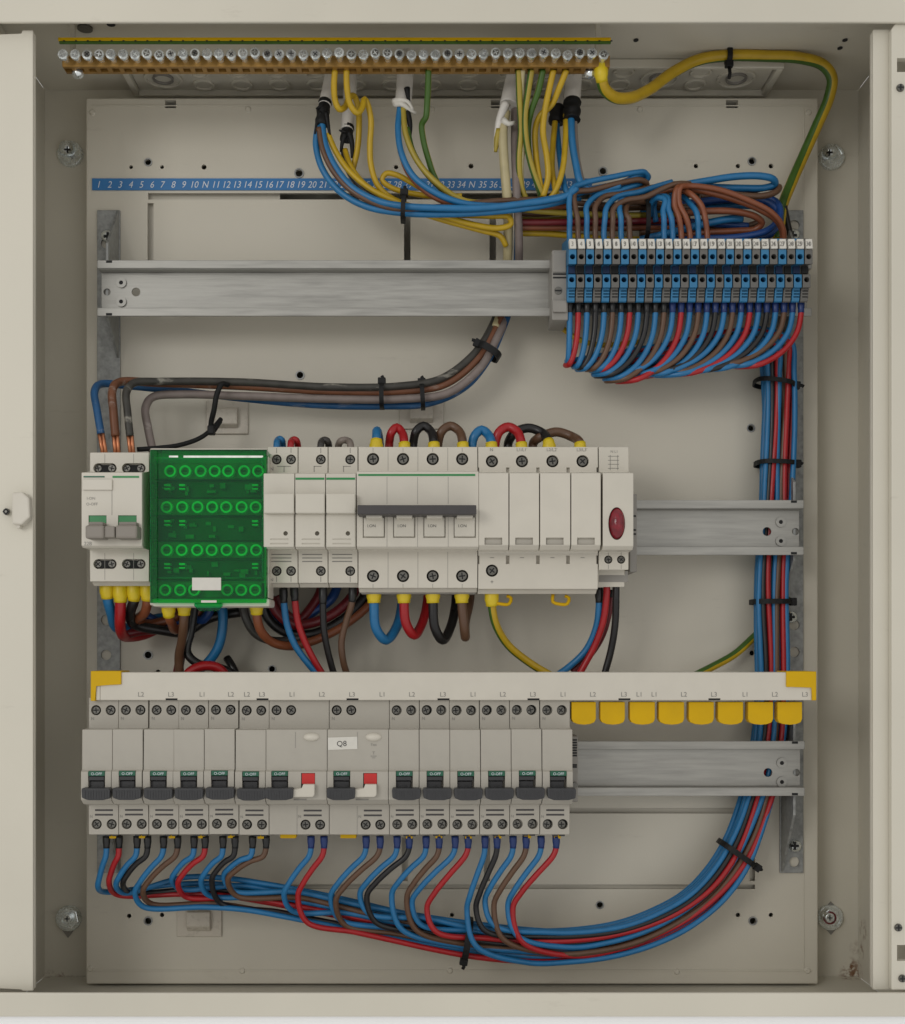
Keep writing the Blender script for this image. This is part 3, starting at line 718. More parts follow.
# ---- dark end stop right of the breakers
def end_stop(px0, px1, y0, y1, d1, m, label, slots):
    t = thing('end_stop', label, 'end stop', P((px0+px1)/2, y1, 30), 'plastic end stops clipped on the rails')
    b = B(); b.box(px0, y0, px1, y1, 27, d1, .6)
    obj('clamp_body', b, m, t)
    b = B()
    for yy in slots: b.box(px0+1, yy-.8, px1-1, yy+.8, d1-.1, d1+.25, .05)
    obj('grip_ribs', b, 'hole', t); return t
es = end_stop(570.6, 578, 736, 802, 60, 'midgrey', 'dark grey end stop right of the last breaker in the bottom row', [740+2.6*k for k in range(7)]+[765, 767])
b = B(); b.cyl(575, 785, 60, 61.5, 1.8, bev=.2); obj('clamp_screw', b, 'screw', es)
es = end_stop(552, 568, 250, 320, 52, 'midgrey', 'grey end stop at the left end of the blue terminals', [274, 277.5])
b = B(); b.cyl(558.3, 290.5, 51, 52.4, 2.6, 2.4, bev=.2); b.box(555, 289.8, 561.5, 291.2, 52.3, 52.6, 0, 1); obj('clamp_screw', b, ['screw', 'hole'], es)
b = B(); b.box(553, 252, 566, 272, 52.1, 52.8, .3); b.box(553, 300, 567, 312, 52.1, 54, .5); obj('clamp_face', b, 'midgrey', es)
es = end_stop(629.5, 637, 494, 572, 58, 'midgrey', 'dark grey end stop right of the module with the red lamp', [516, 530, 534])

# ---- two pole main switch
PROF_W = lambda yt, yb, f0, f1: [(yt, 44), (yt, 74), (f0-.5, 74), (f0, 91), (f1-2.5, 91), (f1, 88.5), (f1+1.5, 74), (yb, 74), (yb+.5, 69), (yb+4.5, 66), (yb+4.5, 44)]
t = thing('main_switch', 'white two pole main switch with grey levers at the left of the middle row', 'switch', P(119, 586, 44))
b = B(); b.prism(PROF_W(452.5, 581.5, 472.5, 548), X(89.7)+.0001, X(149), .35); c = B(74)
for (xa_, xb_) in ((93.5, 116.5), (122, 145.5)):
    for (ya_, yb_) in ((463.2, 476), (559, 569)):
        c.box(xa_+4, ya_, xb_-4, yb_, 70.2, 80, 0); 
        for px in (xa_+4.8, xb_-4.8): c.cyl(px, (ya_+yb_)/2 if ya_ > 500 else 468.2, 70, 80.5, 3.0, seg=18)
c.dm = 91
for (xa_, xb_) in ((88.5, 106.5), (118, 136.6)): c.box(xa_, 515.3, xb_, 528, 87, 100, 0)
obj('body', cut(b, c), 'white2', t)
for (xa_, xb_) in ((97.5, 112.5), (126, 141.5)):
    for ya_ in (464.2, 560): b = B(74); b.box(xa_, ya_, xb_, ya_+8, 69.5, 70.9, 0); obj('recess_shade', b, 'hole', t)  # dark plate paints the shade on the recess floor
for px in (98, 111.7, 126.8, 140.7):
    for py in (468.2, 564): screw(t, px, py, 2.8, 71.5)
b = B()
for (xa_, xb_) in ((88.6, 106.4), (118.1, 136.5)): b.box(xa_, 515.4, xb_, 527, 87.2, 90.2, .1)
obj('on_flag', b, 'green', t)
for xa_, xb_ in ((85, 103.8), (115.2, 137)):
    b = B(); b.box(xa_, 525, xb_, 538.5, 91.2, 103, 1.2); b.box(xa_+3.5, 521.8, xb_-.8, 525.5, 89, 98, .5); obj('lever', b, 'toggle', t)
b = B(); b.box(104.2, 526, 114.8, 537.5, 91.2, 101.5, .6); obj('lever_link', b, 'toggle', t)
b = B(); b.box(82.3, 479.2, 112, 490, 91.1, 92.2, .3); obj('label_holder', b, 'white2', t)
b = B(); b.box(83.5, 476, 104.5, 477.4, 90.9, 91.2, 0, 1); b.box(112.5, 475.9, 139, 477.8, 90.9, 91.2, 0); obj('colour_line', b, ['green', 'dgreen'], t)
b = B(); b.text('I-ON', 91, 498.3, 91.1, 2.8); b.text('O-OFF', 92, 504, 91.1, 2.8); b.text('22B', 88, 543.5, 91.1, 3.6); obj('print', b, 'print_g', t)
b = B(); b.box(111.7, 480, 112.1, 515, 90.95, 91.15, 0); b.box(104.6, 454, 105, 463, 73.9, 74.1, 0); b.box(133.4, 454, 133.8, 463, 73.9, 74.1, 0); b.box(104.6, 553, 105, 580, 73.9, 74.1, 0); b.box(133.4, 553, 133.8, 580, 73.9, 74.1, 0); obj('seam', b, 'midgrey', t)

# ---- green see-through distribution block
t = thing('distribution_block', 'distribution block under a clear green cover in the middle row', 'distribution block', P(209, 606, 44))
b = B(); b.box(149.5, 448, 267.5, 605.5, 40, 62, 1.0); b.box(152, 598.5, 269.5, 606.5, 62.2, 86, 1.2); b.box(264.6, 456, 268.6, 598, 62.2, 84, .6)
obj('housing', b, 'white2', t)
sc_ = B(); st = B(); dk = B()
rows = ((471, [170, 185, 200.5, 214.5, 228, 244, 258]), (507, [166.5, 182, 197.5, 212, 226, 241.5, 255.5]), (550, [166.5, 181.5, 197, 211.5, 226.5, 241.5, 256]), (590, [165, 180, 194, 227, 241, 255]))
for (py, xs_) in rows:
    st.box(158, py-8, 262, py+8, 62.2, 71, .6)
    for px in xs_:
        sc_.ring(px, py, 71.1, 76, 3.5, 2.4, 18); sc_.cyl(px, py, 71.1, 73.5, 2.3, seg=14, mi=2); sc_.box(px-2.2, py-.5, px+2.2, py+.5, 73.4, 73.8, 0, 1)
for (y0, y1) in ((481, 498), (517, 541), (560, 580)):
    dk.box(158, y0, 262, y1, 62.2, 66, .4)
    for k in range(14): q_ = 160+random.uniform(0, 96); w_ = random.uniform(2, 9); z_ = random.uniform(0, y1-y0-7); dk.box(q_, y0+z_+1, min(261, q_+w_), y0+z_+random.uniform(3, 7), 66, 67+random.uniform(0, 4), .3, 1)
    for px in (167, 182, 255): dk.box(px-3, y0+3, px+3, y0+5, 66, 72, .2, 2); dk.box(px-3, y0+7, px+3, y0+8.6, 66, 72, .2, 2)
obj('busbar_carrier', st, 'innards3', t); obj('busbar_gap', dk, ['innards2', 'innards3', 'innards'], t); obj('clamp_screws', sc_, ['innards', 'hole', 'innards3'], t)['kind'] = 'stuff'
b = B()
b.box(150, 449.5, 266.5, 602.5, 89, 90.4, .4)                       # front pane
b.box(150, 449.5, 151.6, 602.5, 63, 88.9, .3); b.box(265.4, 449.5, 266.8, 598, 63, 88.9, .3)
b.box(152, 449.5, 265, 451, 63, 88.9, .3)
b.poly([(194, 603), (222, 603), (222, 606), (217, 611), (200, 611), (194, 606)], 86.5, 90.2, .5)
cv = obj('green_cover', b, 'clear', t)
b = B(); b.box(157.5, 577.2, 266, 579, 90.5, 91.3, .2); b.box(150, 449.6, 157, 603, 90.5, 91.4, .3); b.box(262, 457, 263, 577, 90.5, 91, .2); b.box(157.5, 599.5, 266, 603, 90.5, 91.3, .2); obj('cover_rib', b, 'clear', cv)
b = B(); b.box(192, 577.6, 221, 590.3, 91.5, 92.3, .2); b.box(201, 600.3, 216.5, 602.6, 91.5, 92.2, .1); obj('write_on_tag', b, 'marker', cv)
b = B(); b.box(169, 455.6, 178, 457.4, 90.5, 90.9, 0); b.box(183.5, 455.6, 263, 457.6, 90.5, 90.9, 0); obj('top_slit', b, 'innards', cv)

# ---- three fuse holders
FX = [(267.4, 297.9), (298.2, 327.9), (328.2, 357.8)]
FL = ['white fuse holder with two screws beside the green cover', 'white fuse holder between the two screw one and the one beside the four pole switch', 'white fuse holder touching the four pole switch']
FS = [(276.6, 291), (320.8,), (350.2,)]
for n in range(3):
    xa_, xb_ = FX[n]; t = thing('fuse_holder', FL[n], 'fuse holder', P((xa_+xb_)/2, 588, 44), 'white fuse holders in the middle row')
    b = B(); b.prism(PROF_W(447, 583, 473.5, 549), X(xa_)+.0001, X(xb_)-.0001, .35); c = B(74)
    for px in FS[n]: c.cyl(px, 459.4, 70, 80, 3.0, seg=20); c.cyl(px, 571, 70, 80, 3.0, seg=20)
    fx = lambda p: CX+(p-CX)*S(74)/S(91)
    a0 = fx(xa_); a1 = fx(xb_)
    c.dm = 91; c.cyl(a0+22.2, 533.4, 88, 95, 1.3, seg=14)
    obj('body', cut(b, c), 'white', t)
    for px in FS[n]: screw(t, px, 459.4, 3.0); screw(t, px, 571, 3.0)
    b = B(); b.box(a0+.4, 493.3, a1-.6, 513.2, 91.1, 97, .7); b.box(a0+.6, 513.8, a1-.8, 547, 91.05, 92.2, .4)
    c = B(92.2); c.cyl(a0+22.2, 533.4, 88, 99, 1.35, seg=14); c.box(a0+7, 538.6, a0+25, 540, 91.7, 95, 0); c.box(a0+7, 543, a0+25, 544.4, 91.7, 95, 0); obj('fuse_carrier', cut(b, c), 'white', t)
    if n: b = B(); b.box(a0+.6, 477.6, a1-1, 479.7, 90.9, 91.2, 0); obj('colour_line', b, 'green', t)
    b = B()
    for yy in (554.5, 558, 561.5): b.box(xa_+4+ (0 if n < 2 else 0), yy-.5, xa_+24, yy+.5, 73.9, 74.12, 0)
    xc = FS[n][0] if n else 284
    b.box(xc-7, 466, xc+7 if not n else xc+.6, 466.6, 73.9, 74.12, 0); b.box(xc-7 if n else xc-.3, 466, (xc-7 if n else xc-.3)+.7, 472, 73.9, 74.12, 0)
    for px in FS[n]: b.box(px-.3, 448, px+.3, 453, 73.9, 74.1, 0); b.box(px-.3, 576.5, px+.3, 582, 73.9, 74.1, 0)
    if n == 0: b.text('N', 271.6, 468.5, 74.15, 4); b.text('N', 271.6, 579.5, 74.15, 3.4)
    obj('print', b, 'print_g', t)

# ---- four pole switch
t = thing('four_pole_switch', 'white four pole switch with one long dark handle bar', 'switch', P(418, 592, 44))
b = B(); b.prism(PROF_W(447, 588, 471.5, 549), X(358.2)+.0001, X(477.6)-.0001, .35); c = B(74); SC4 = (373, 403, 432.7, 462.2)
for px in SC4: c.cyl(px, 459, 69.5, 80, 3.7, seg=22); c.cyl(px, 576, 69.5, 80, 3.7, seg=22)
c.dm = 91
for k in range(4): c.box(362.8+30.3*k, 515, 385+30.3*k, 538, 89.6, 95, 0)
obj('body', cut(b, c), 'white2', t)
for px in SC4:
    for py in (459, 576): screw(t, px, py, 3.6, 72)
b = B(); b.box(357.3, 505, 476.4, 514.3, 92, 106, .5); obj('handle_bar', b, 'bar', t)
for k in range(4):
    b = B(); b.box(363.6+30.3*k, 517, 384+30.3*k, 536.5, 89.7, 92.3, .7); b.box(366+30.3*k, 514.6, 382+30.3*k, 518, 89.7, 100, .4); p_ = obj('pole_lever', b, 'white', t)
    b = B(); b.text('I.ON', 371.5+30.3*k, 525.8, 92.4, 2.9); obj('lettering', b, 'print_k', p_)
b = B(); b.box(358.3, 474, 475.2, 475.9, 90.9, 91.2, 0); obj('colour_line', b, 'green', t)
b = B()
for k in (1, 2, 3):
    x = 358.2+29.85*k; b.box(x-.2, 448, x+.2, 471, 73.9, 74.08, 0); b.box(x-.2, 552, x+.2, 588, 73.9, 74.08, 0); xf = fx(x); b.box(xf-.2, 477, xf+.2, 504, 90.9, 91.08, 0); b.box(xf-.2, 516, xf+.2, 547, 90.9, 91.08, 0)
for px in SC4: b.box(px-.2, 448, px+.2, 452, 73.9, 74.1, 0); b.box(px-.2, 584, px+.2, 588, 73.9, 74.1, 0)
obj('seam', b, 'midgrey', t)
b = B(); b.box(361, 589, 476, 594, 50, 63, .4); obj('terminal_skirt', b, 'midgrey', t)

# ---- surge protector with four plug-in cartridges
t = thing('surge_protector', 'white surge protector with four plain plug-in cartridges and L1 L2 L3 terminals', 'surge protector', P(538, 594, 44))
b = B(); b.prism([(447, 44), (447, 74), (472, 74), (474, 78), (546, 78), (553, 74), (589, 74), (590, 69), (594, 66), (594, 44)], X(478)+.0001, X(598)-.0001, .35); c = B(74); SS = (492, 522, 552.5, 582.6)
for px in SS: c.cyl(px, 461.2, 69.5, 80, 3.7, seg=22)
c.cyl(492, 570.6, 69.5, 80, 3.7, seg=22)
for px in (477.6, 507.7, 537.9, 568, 598): c.box(px-1.6, 467.5, px+1.6, 475, 72, 84, 0); c.box(px-1.8, 555.5, px+1.8, 564, 71, 84, 0)
obj('body', cut(b, c), 'white2', t)
for px in SS: screw(t, px, 461.2, 3.6, 72)
screw(t, 492, 570.6, 3.6, 72)
for k, (xa_, xb_) in enumerate(((478.6, 508.8), (509.3, 539.4), (540, 570.6), (571.2, 601))):
    b = B(); b.prism([(472.2, 78.2), (473, 91), (545, 91), (550, 87), (551.5, 78.2)], X(xa_, 91)+.0001, X(xb_, 91)-.0001, .5); c = B(91); c.box(xa_+6, 537.6, xa_+23.6, 544.6, 88.5, 95, 0); k_ = obj('cartridge', cut(b, c), 'white2', t)
    b = B(); b.box(xa_+6.3, 539.5, xa_+23.3, 544.3, 88.3, 89.4, .1); obj('status_window', b, 'grey', k_)
b = B()
for s, px in (('N', 491.5), ("L1/L1'", 522), ("L2/L2'", 552), ("L3/L3'", 582)): b.text(s, px, 449.6, 74.15, 3.1)
for px in SS: b.box(px-2, 557.4, px+2, 558, 73.9, 74.15, 0)
b.box(490.6, 581.5, 493.4, 582.1, 73.9, 74.12, 0); b.box(491.7, 580.4, 492.3, 583.3, 73.9, 74.15, 0)
obj('print', b, 'print_g', t)
for px in (503, 561):
    b = B(); b.tube(smooth([P(px-8, 594, 60), P(px-8, 602, 61), P(px-2, 604, 62), P(px+6, 604, 62), P(px+8, 598, 61), P(px+4, 596, 60)]), .0011, 8); obj('rail_clip', b, 'yellow', t)

# ---- indicator module
t = thing('indicator_module', 'narrow white module with an oval red lamp lens', 'indicator lamp', P(614, 588, 44))
b = B(); b.prism([(447, 44), (447, 74), (472, 74), (473, 91), (546, 91), (550, 88), (552, 74), (569.8, 74), (569.8, 60), (587, 59), (587, 44)], X(598.6)+.0001, X(628.7)-.0001, .35); c = B(74)
for px in (608.4, 621.2): c.cyl(px, 559.6, 70, 80, 2.5, seg=18)
c.dm = 91; c.cyl(616.7, 523.6, 88.5, 96, 4.9, seg=28, sz=1.95); obj('body', cut(b, c), 'white', t)
for px in (608.4, 621.2): screw(t, px, 559.6, 2.45)
b = B(); b.dome(616.7, 523.6, 88.7, 94, 4.8, 9.4, seg=28, rings=8); obj('lamp_lens', b, 'lens', t)
b = B(); b.text('N L1', 614, 451.5, 74.1, 2.6)
for yy in (456, 460, 464, 468): b.box(608, yy, 619, yy+.5, 73.9, 74.1, 0)
for px in (610, 617.5): b.box(px, 455, px+.5, 470, 73.9, 74.12, 0)
for px in (608.4, 621.2): b.box(px-.2, 564.5, px+.2, 569, 73.9, 74.1, 0); b.box(px-.2, 552.5, px+.2, 556.5, 73.9, 74.1, 0)
obj('print', b, 'print_g', t)
b = B(); b.box(599, 571, 628, 582, 59.2, 59.7, .1); obj('terminal_mouth', b, 'midgrey', t)

# ================================================================ terminal row
def terminal(px, m, label):
    t = thing('rail_terminal', label, 'terminal', P(px+4, 303, 30), 'blue and grey rail terminals side by side')
    b = B(); x0, x1 = X(px, 65)+.00032, X(px+8.75, 65)-.00032
    b.prism([(244, 28), (238.5, 58), (249.2, 61), (249.5, 65), (264, 65), (265.5, 55), (274, 54.5), (274.5, 61), (287.5, 61), (288.5, 57.5), (301, 56), (302.5, 55), (302.5, 34), (304, 28)], x0, x1, .18)
    c = B(65); cx = px+4.4; c.cyl(cx, 256.6, 45, 70, 1.65, seg=14)
    cx2 = CX+(px+4.4-CX)*S(65)/S(61); c.dm = 61; c.cyl(cx2, 279.6, 45, 70, 1.65, seg=14)
    c.dm = 57.5
    for yy in (290.8, 293.6, 296.4): c.box(cx2-2.9, yy-.55, cx2+2.9, yy+.55, 52, 60, 0)
    obj('body', cut(b, c), m, t)
    b = B(); b.dm = 65; b.cyl(cx, 256.6, 45.2, 55, 1.6, seg=12); b.dm = 61; b.cyl(cx2, 279.6, 45.2, 52, 1.6, seg=12); b.dm = None; b.box(cx2-3.3, 266.2, cx2+3.3, 273.4, 54, 56.2, .1)
    obj('clamp_hole_shade', b, 'tblue_shade' if m == 'tblue' else 'hole', t)  # dark fill paints the shade inside the clamp holes and middle recess
    mk = B(); q = CX+(px+4.4-CX)*S(65)/S(66); mk.poly([(q-3.7, 238.8), (q+2.9, 238.8), (q+3.7, 248.4), (q-3.0, 248.4)], 61.2, 66, .3); obj('marker', mk, 'marker', t)
    return t
tb_ = terminal(568.2, 'tblue', ''); tg_ = terminal(568.2+8.75, 'tgrey', '')
pitch = 8.75*S(65)
TL = []
for i in range(28):
    n = i//2
    pos = ('leftmost', 'second', 'third', 'fourth', 'fifth', 'sixth', 'seventh', 'eighth', 'ninth', 'tenth', 'eleventh', 'twelfth', 'thirteenth', 'rightmost')[n]
    col = 'blue' if i % 2 == 0 else 'grey'
    lab = f'{pos} {col} terminal of the row, counting only the {col} ones' if 0 < n < 13 else f'{pos} {col} terminal of the row'
    if i == 0: lab = 'blue terminal touching the grey end stop at the left of its row'
    if i == 27: lab = 'grey terminal at the free right end of the terminal row'
    src = tb_ if i % 2 == 0 else tg_
    if i < 2: src['label'] = lab; o = src
    else: o = dup(src, ((i-i % 2)*pitch, 0, 0), lab)
    TL.append(o)
    mk = [c for c in o.children if c.name.startswith('marker')][0]
    s = str(i+3); b = B(); b.text(s, 568.2+4.2+8.75*i, 243.7, 66.15, 4.6, sx=.85)
    obj('number', b, 'print_g', mk, at=wpos(mk))

# ================================================================ the 28 circuit wires: breaker -> lower bundle -> upright bundle -> terminal
CL = [(95, 890, 42), (150, 893, 42), (220, 893, 42), (300, 907, 42), (390, 925, 42), (480, 940, 40), (560, 945, 38), (620, 937, 36), (662, 921, 33), (702, 896, 28), (737, 852, 23), (753, 812, 18), (762, 780, 15), (768, 740, 14.5), (771, 690, 14.5), (771, 640, 14.5), (770, 600, 14.5), (771, 560, 14.5), (773, 520, 14.5), (774, 480, 14.5), (776, 445, 15), (777, 415, 15.5), (778, 385, 17), (775, 345, 21)]
cl = smooth([P(*p) for p in CL], .004)
tan = [(cl[min(i+1, len(cl)-1)]-cl[max(i-1, 0)]).normalized() for i in range(len(cl))]
acc = [0]
for a, b_ in zip(cl, cl[1:]): acc.append(acc[-1]+(b_-a).length)
def slot(i, u, v, ph):
    t = tan[i]; n = Vector((-t.z, 0, t.x)).normalized()
    s = acc[i]
    ju = .0010*math.sin(s*17+ph)+.0006*math.sin(s*41+2.3*ph); jv = .0007*math.sin(s*23+1.7*ph)
    sp = .90 if s < .45 else .84
    return cl[i]+n*(u*sp+ju)+Vector((0, -1, 0))*(v+jv)
DEV = [('r', 0), ('k', 1), ('n', 2), ('r', 3), ('k', 4), ('n', 5), ('r', 6), ('n', 8), ('k', 10), ('n', 11), ('r', 12), ('k', 13), ('n', 14), ('r', 15)]
COL = {'b': ('w_blue', 'blue'), 'r': ('w_red', 'red'), 'k': ('w_black', 'black'), 'n': ('w_brown', 'brown')}
#           device: (x start blue, xe, ye), (x start other, xe, ye)
DROP = [((106.5, 98, 884), (119, 109, 879)), ((137, 116, 882), (147.5, 123, 880)), ((163.5, 135, 890), (177.5, 143, 888)), ((194, 172, 876), (205, 178, 880)),
        ((223, 201, 878), (235, 212, 876)), ((252.5, 224, 872), (266, 228, 876)), ((311, 284, 892), (324, 298, 893)), ((366, 331, 893), (380, 336, 897)),
        ((397, 360, 891), (409, 367, 893)), ((426, 392, 891), (439, 407, 894)), ((455, 412, 899), (468, 427, 905)), ((485, 467, 907), (497, 476, 905)), ((513, 485, 898), (526, 494, 902)), ((541, 508, 902), (556, 513, 905))]
LAY = [['12b', '14r', '13n', '14b', '11r', '12k', '13b'], ['7r', '10b', '10n', '9k', '11b', '9b'], ['3b', '8n', '8b', '7b', '6n', '6b'], ['3n', '5k', '4r', '5b', '4b', '2b'], ['1r', '2k', '1b']]
SLOT = {}
for v, row in enumerate(LAY):
    for u, k in enumerate(row): SLOT[k] = ((u-(len(row)-1)/2)*(.0032 if v == 0 else .0037), (2-v)*.0037)
DN = ['leftmost breaker', 'second breaker from the left', 'third breaker from the left', 'fourth breaker from the left', 'fifth breaker from the left', 'sixth breaker from the left', 'wide breaker without a sticker', 'wide breaker with the Q8 sticker',
      'first narrow breaker right of the Q8 one', 'second narrow breaker right of the Q8 one', 'third narrow breaker right of the Q8 one', 'fourth narrow breaker right of the Q8 one', 'fifth narrow breaker right of the Q8 one', 'rightmost breaker']
rnd = random.Random(3)
for n in range(14):
    for j in (0, 1):
        c = 'b' if j == 0 else DEV[n][0]; key = f'{n+1}{c}'; u, v = SLOT[key]; x0, xe, ye = DROP[n][j]; ph = rnd.uniform(0, 6.28)
        # enter the bundle a little right of the lowest point of the drop
        join = xe+(62 if n > 5 else 70); jx = (join-CX)*S(40)
        i0 = min(range(len(cl)), key=lambda i: abs(cl[i].x-jx) + (9 if acc[i] > .45 else 0))
        dd = 40+v*1000
        pj = slot(i0, u, v, ph); yj = CY-pj.z/S(dd)
        pts = [P(x0, 836, 62), P(x0, 848, 62), P(x0-.07*(x0-xe), 856, 62), P(x0-.44*(x0-xe), 850+.42*(ye-848), 60), P(x0-.80*(x0-xe), 850+.74*(ye-848), 57), P(xe, ye+3, 53+j), P(xe+9, ye+.55*(yj-ye)+8 if yj > ye else ye+11, dd+6)]
        for i in range(i0, len(cl), 6): pts.append(slot(i, u, v, ph))
        pts.append(slot(len(cl)-1, u, v, ph))
        # sweep under the terminals and up into terminal k
        k = 2*n+j; xt = 568.2+4.4+8.75*k+.0; xt = CX+(xt-CX)*S(65)/S(50)
        if k < 12: ex = 566+3.4*k+(0 if k % 2 else 1); ey = 364+1.5*k
        elif k < 14: ex = 622-8*(k-12); ey = 372+9*(k-12)
        elif k < 20: ex = 632+5*(k-14); ey = 377-.3*(k-14)
        else: ex = 655+11.5*(k-20); ey = 377-1.6*(k-20)
        ex += rnd.uniform(-4, 4); ey += rnd.uniform(-3, 2)
        if k == 27: ex, ey = 736, 368
        fd = 42+.35*k
        pts += [P(750-.3*(27-k), 334+rnd.uniform(-5, 5), 23+.12*k), P(ex+.55*(735-ex), ey-17+rnd.uniform(-5, 3), 25+.1*k), P(ex+9, ey-3, 30+.2*k), P(ex, ey-1.5, 36+.2*k)]
        pts += [P(ex+(xt-ex)*math.cos(q_), 313+(ey-313)*math.sin(q_), fd+(49-fd)*math.cos(q_)) for q_ in (1.25, .95, .65, .33)]
        pts += [P(xt, 313, 49), P(xt, 306, 49), P(xt, 300, 49)]
        fm = 'ferr_k' if k < 12 else 'ferr_b'; m, cn = COL[c]
        lab = f'{cn} wire hanging from the {DN[n]}'+('' if 'Q8' in DN[n] or 'wide' in DN[n] else ' in the bottom row')
        wire(pts, 1.78, m, lab, 'circuit wires from the breakers to the terminals', start=(6.4, 2.3, fm), end=(6.5, 2.2, fm), world=True)

# ================================================================ main switch supply wires, copper ends at the top left
G = 'supply wires of the main switch'
sup = lambda *p: list(p)
wire([(517, 196, 42), (518, 225, 34), (517, 262, 20), (512, 300, 18), (502, 330, 24), (489, 358, 26), (466, 386, 26), (430, 403, 24), (382, 406, 22), (320, 405, 22), (240, 398, 22), (180, 391, 24), (130, 386, 30), (101, 384, 42), (94.5, 392, 52), (97, 410, 58), (101, 434, 60)], 2.4, 's_blue', 'blue supply wire bent down at the left end above the main switch', G, bare=(16, 1.9))
wire([(507, 300, 20), (495, 330, 24), (478, 358, 28), (445, 384, 29), (400, 391, 29), (330, 391, 28), (240, 386, 28), (160, 383, 34), (120, 382, 46), (112.5, 390, 55), (113.5, 412, 60), (115.5, 436, 60)], 2.6, 's_rust', 'brown supply wire entering the main switch next to the blue one', G, bare=(15, 2.0))
wire([(502, 262, 18), (500, 302, 18), (488, 334, 25), (470, 358, 30), (440, 379, 32), (400, 386, 32), (330, 387, 31), (240, 382, 31), (160, 381.5, 40), (134, 383, 50), (126.5, 392, 56), (127.5, 412, 60), (130, 436, 60)], 2.4, 's_dgrey', 'dark grey supply wire entering the right pole of the main switch', G, bare=(15, 1.9))
wire([(515, 110, 38), (515, 150, 42), (517, 200, 44), (519, 240, 32), (518, 270, 20), (510, 308, 19), (497, 338, 27), (480, 368, 30), (448, 393, 30), (400, 399, 29), (330, 399, 28), (240, 396, 28), (180, 394.5, 30), (153, 397, 34), (145.5, 408, 40), (148, 428, 46), (153, 452, 46)], 2.6, 's_grey', 'pale grey supply wire turning down beside the green block', G)

# ================================================================ loops between the white devices (top side)
G = 'short link loops above the white devices'
Y = (5, 4.2, 'ferr')
def loop(x0, x1, top, r, m, lab, s=None, e=None, d0=52, d1=52, y0=452, y1=452):
    xm = (x0+x1)/2; hh = y0-top; dm_ = (d0+d1)/2-2
    if hh < 16: return wire([(x0, y0, d0), (x0+.04*(x1-x0), top+.42*hh, d0), (x0+.22*(x1-x0), top+.08*hh, dm_), (xm, top, dm_), (x1-.22*(x1-x0), top+.08*hh, dm_), (x1-.04*(x1-x0), top+.42*hh, d1), (x1, y1, d1)], r, m, lab, G, start=s, end=e)
    wire([(x0, y0, d0), (x0+.3, y0-9, d0), (x0+.16*(x1-x0), top+5, (d0+d1)/2-2), (xm, top, (d0+d1)/2-4), (x1-.16*(x1-x0), top+5, (d0+d1)/2-2), (x1-.3, y1-9, d1), (x1, y1, d1)], r, m, lab, G, start=s, end=e)
loop(276.6, 283, 439, 2.1, 'w_blue', 'blue wire stub curling over the first fuse holder', d1=40)
loop(290.5, 298, 439.5, 2.1, 'w_red', 'red wire stub curling over the first fuse holder', d1=40)
loop(320.5, 329, 440, 2.2, 'w_dgrey', 'dark grey wire stub curling over the middle fuse holder', d1=40)
loop(338, 351, 440, 2.2, 'w_grey', 'grey brown wire stub curling over the fuse holder beside the four pole switch', d0=40)
wire([(376, 453, 54), (376.5, 438, 52), (377, 431, 44), (379, 440, 34), (380, 455, 30)], 2.9, 'w_blue', 'blue link stub at the left of the four pole switch top', G, start=(7, 4.3, 'ferr'))
loop(389, 404.5, 427.5, 2.7, 'w_red', 'red link loop over the four pole switch', None, (5.5, 4.2, 'ferr'), d0=40)
loop(413, 434, 426, 2.8, 'w_black', 'black link loop over the four pole switch', None, (5.5, 4.2, 'ferr'), d0=40)
loop(438, 463, 426, 2.8, 'w_brown', 'brown link loop at the right of the four pole switch top', None, (5.5, 4.2, 'ferr'), d0=42)
loop(472, 491.5, 430, 2.9, 'w_blue', 'blue link loop running into the N terminal of the surge protector', None, (5.5, 4.2, 'ferr'), d0=46)
loop(495, 521.5, 427, 2.9, 'w_red', 'red link loop over the surge protector', None, (5.5, 4.2, 'ferr'), d0=46)
loop(508, 549, 428, 2.9, 'w_black', 'black link loop over the surge protector', None, (7, 4.2, 'ferr'), d0=38)
loop(533, 580, 432, 2.9, 'w_brown', 'brown link loop at the right of the surge protector top', None, (5.5, 4.2, 'ferr'), d0=38)

# ---- underside loops of the four pole switch, earth wire of the surge protector, lamp wires
G = 'wires under the white devices'
FB = (9.5, 4.6, 'ferr')
def uloop(x0, x1, bot, m, lab): wire([(x0, 586, 58), (x0, 603, 58), (x0+2, bot-12, 56), (x0+.42*(x1-x0), bot, 50), (x1-5, bot-14, 40), (x1, bot-40, 30), (x1-1, 582, 26)], 3.0, m, lab, G, start=FB)
uloop(374, 402, 640, 'w_blue', 'blue loop under the four pole switch')
uloop(404, 428, 635, 'w_red', 'red loop under the four pole switch')
uloop(433, 456, 640, 'w_black', 'black loop under the four pole switch')
uloop(462, 470, 637, 'w_brown', 'brown loop at the right under the four pole switch')
wire([(492, 586, 60), (492, 606, 60), (496, 625, 55), (508, 645, 46), (527, 661, 40), (548, 674, 38), (580, 690, 36)], 2.5, 'w_yel', 'green and yellow earth wire curving down from the surge protector', G, start=(10.5, 4.4, 'ferr'), stripe=(1, 4))
wire([(790, 598, 6), (775, 617, 6), (755, 636, 8), (735, 654, 14), (712, 667, 22), (690, 678, 30)], 2.5, 'w_yel', 'green and yellow earth wire coming out behind the upright bundle', G, stripe=(0, 7))
K = (9, 2.6, 'ferr_k')
wire([(599, 588, 50), (599, 606, 50), (596, 628, 46), (586, 650, 42), (570, 666, 40), (556, 676, 40)], 2.1, 'w_blue', 'blue wire running down from the red lamp module', G, start=K)
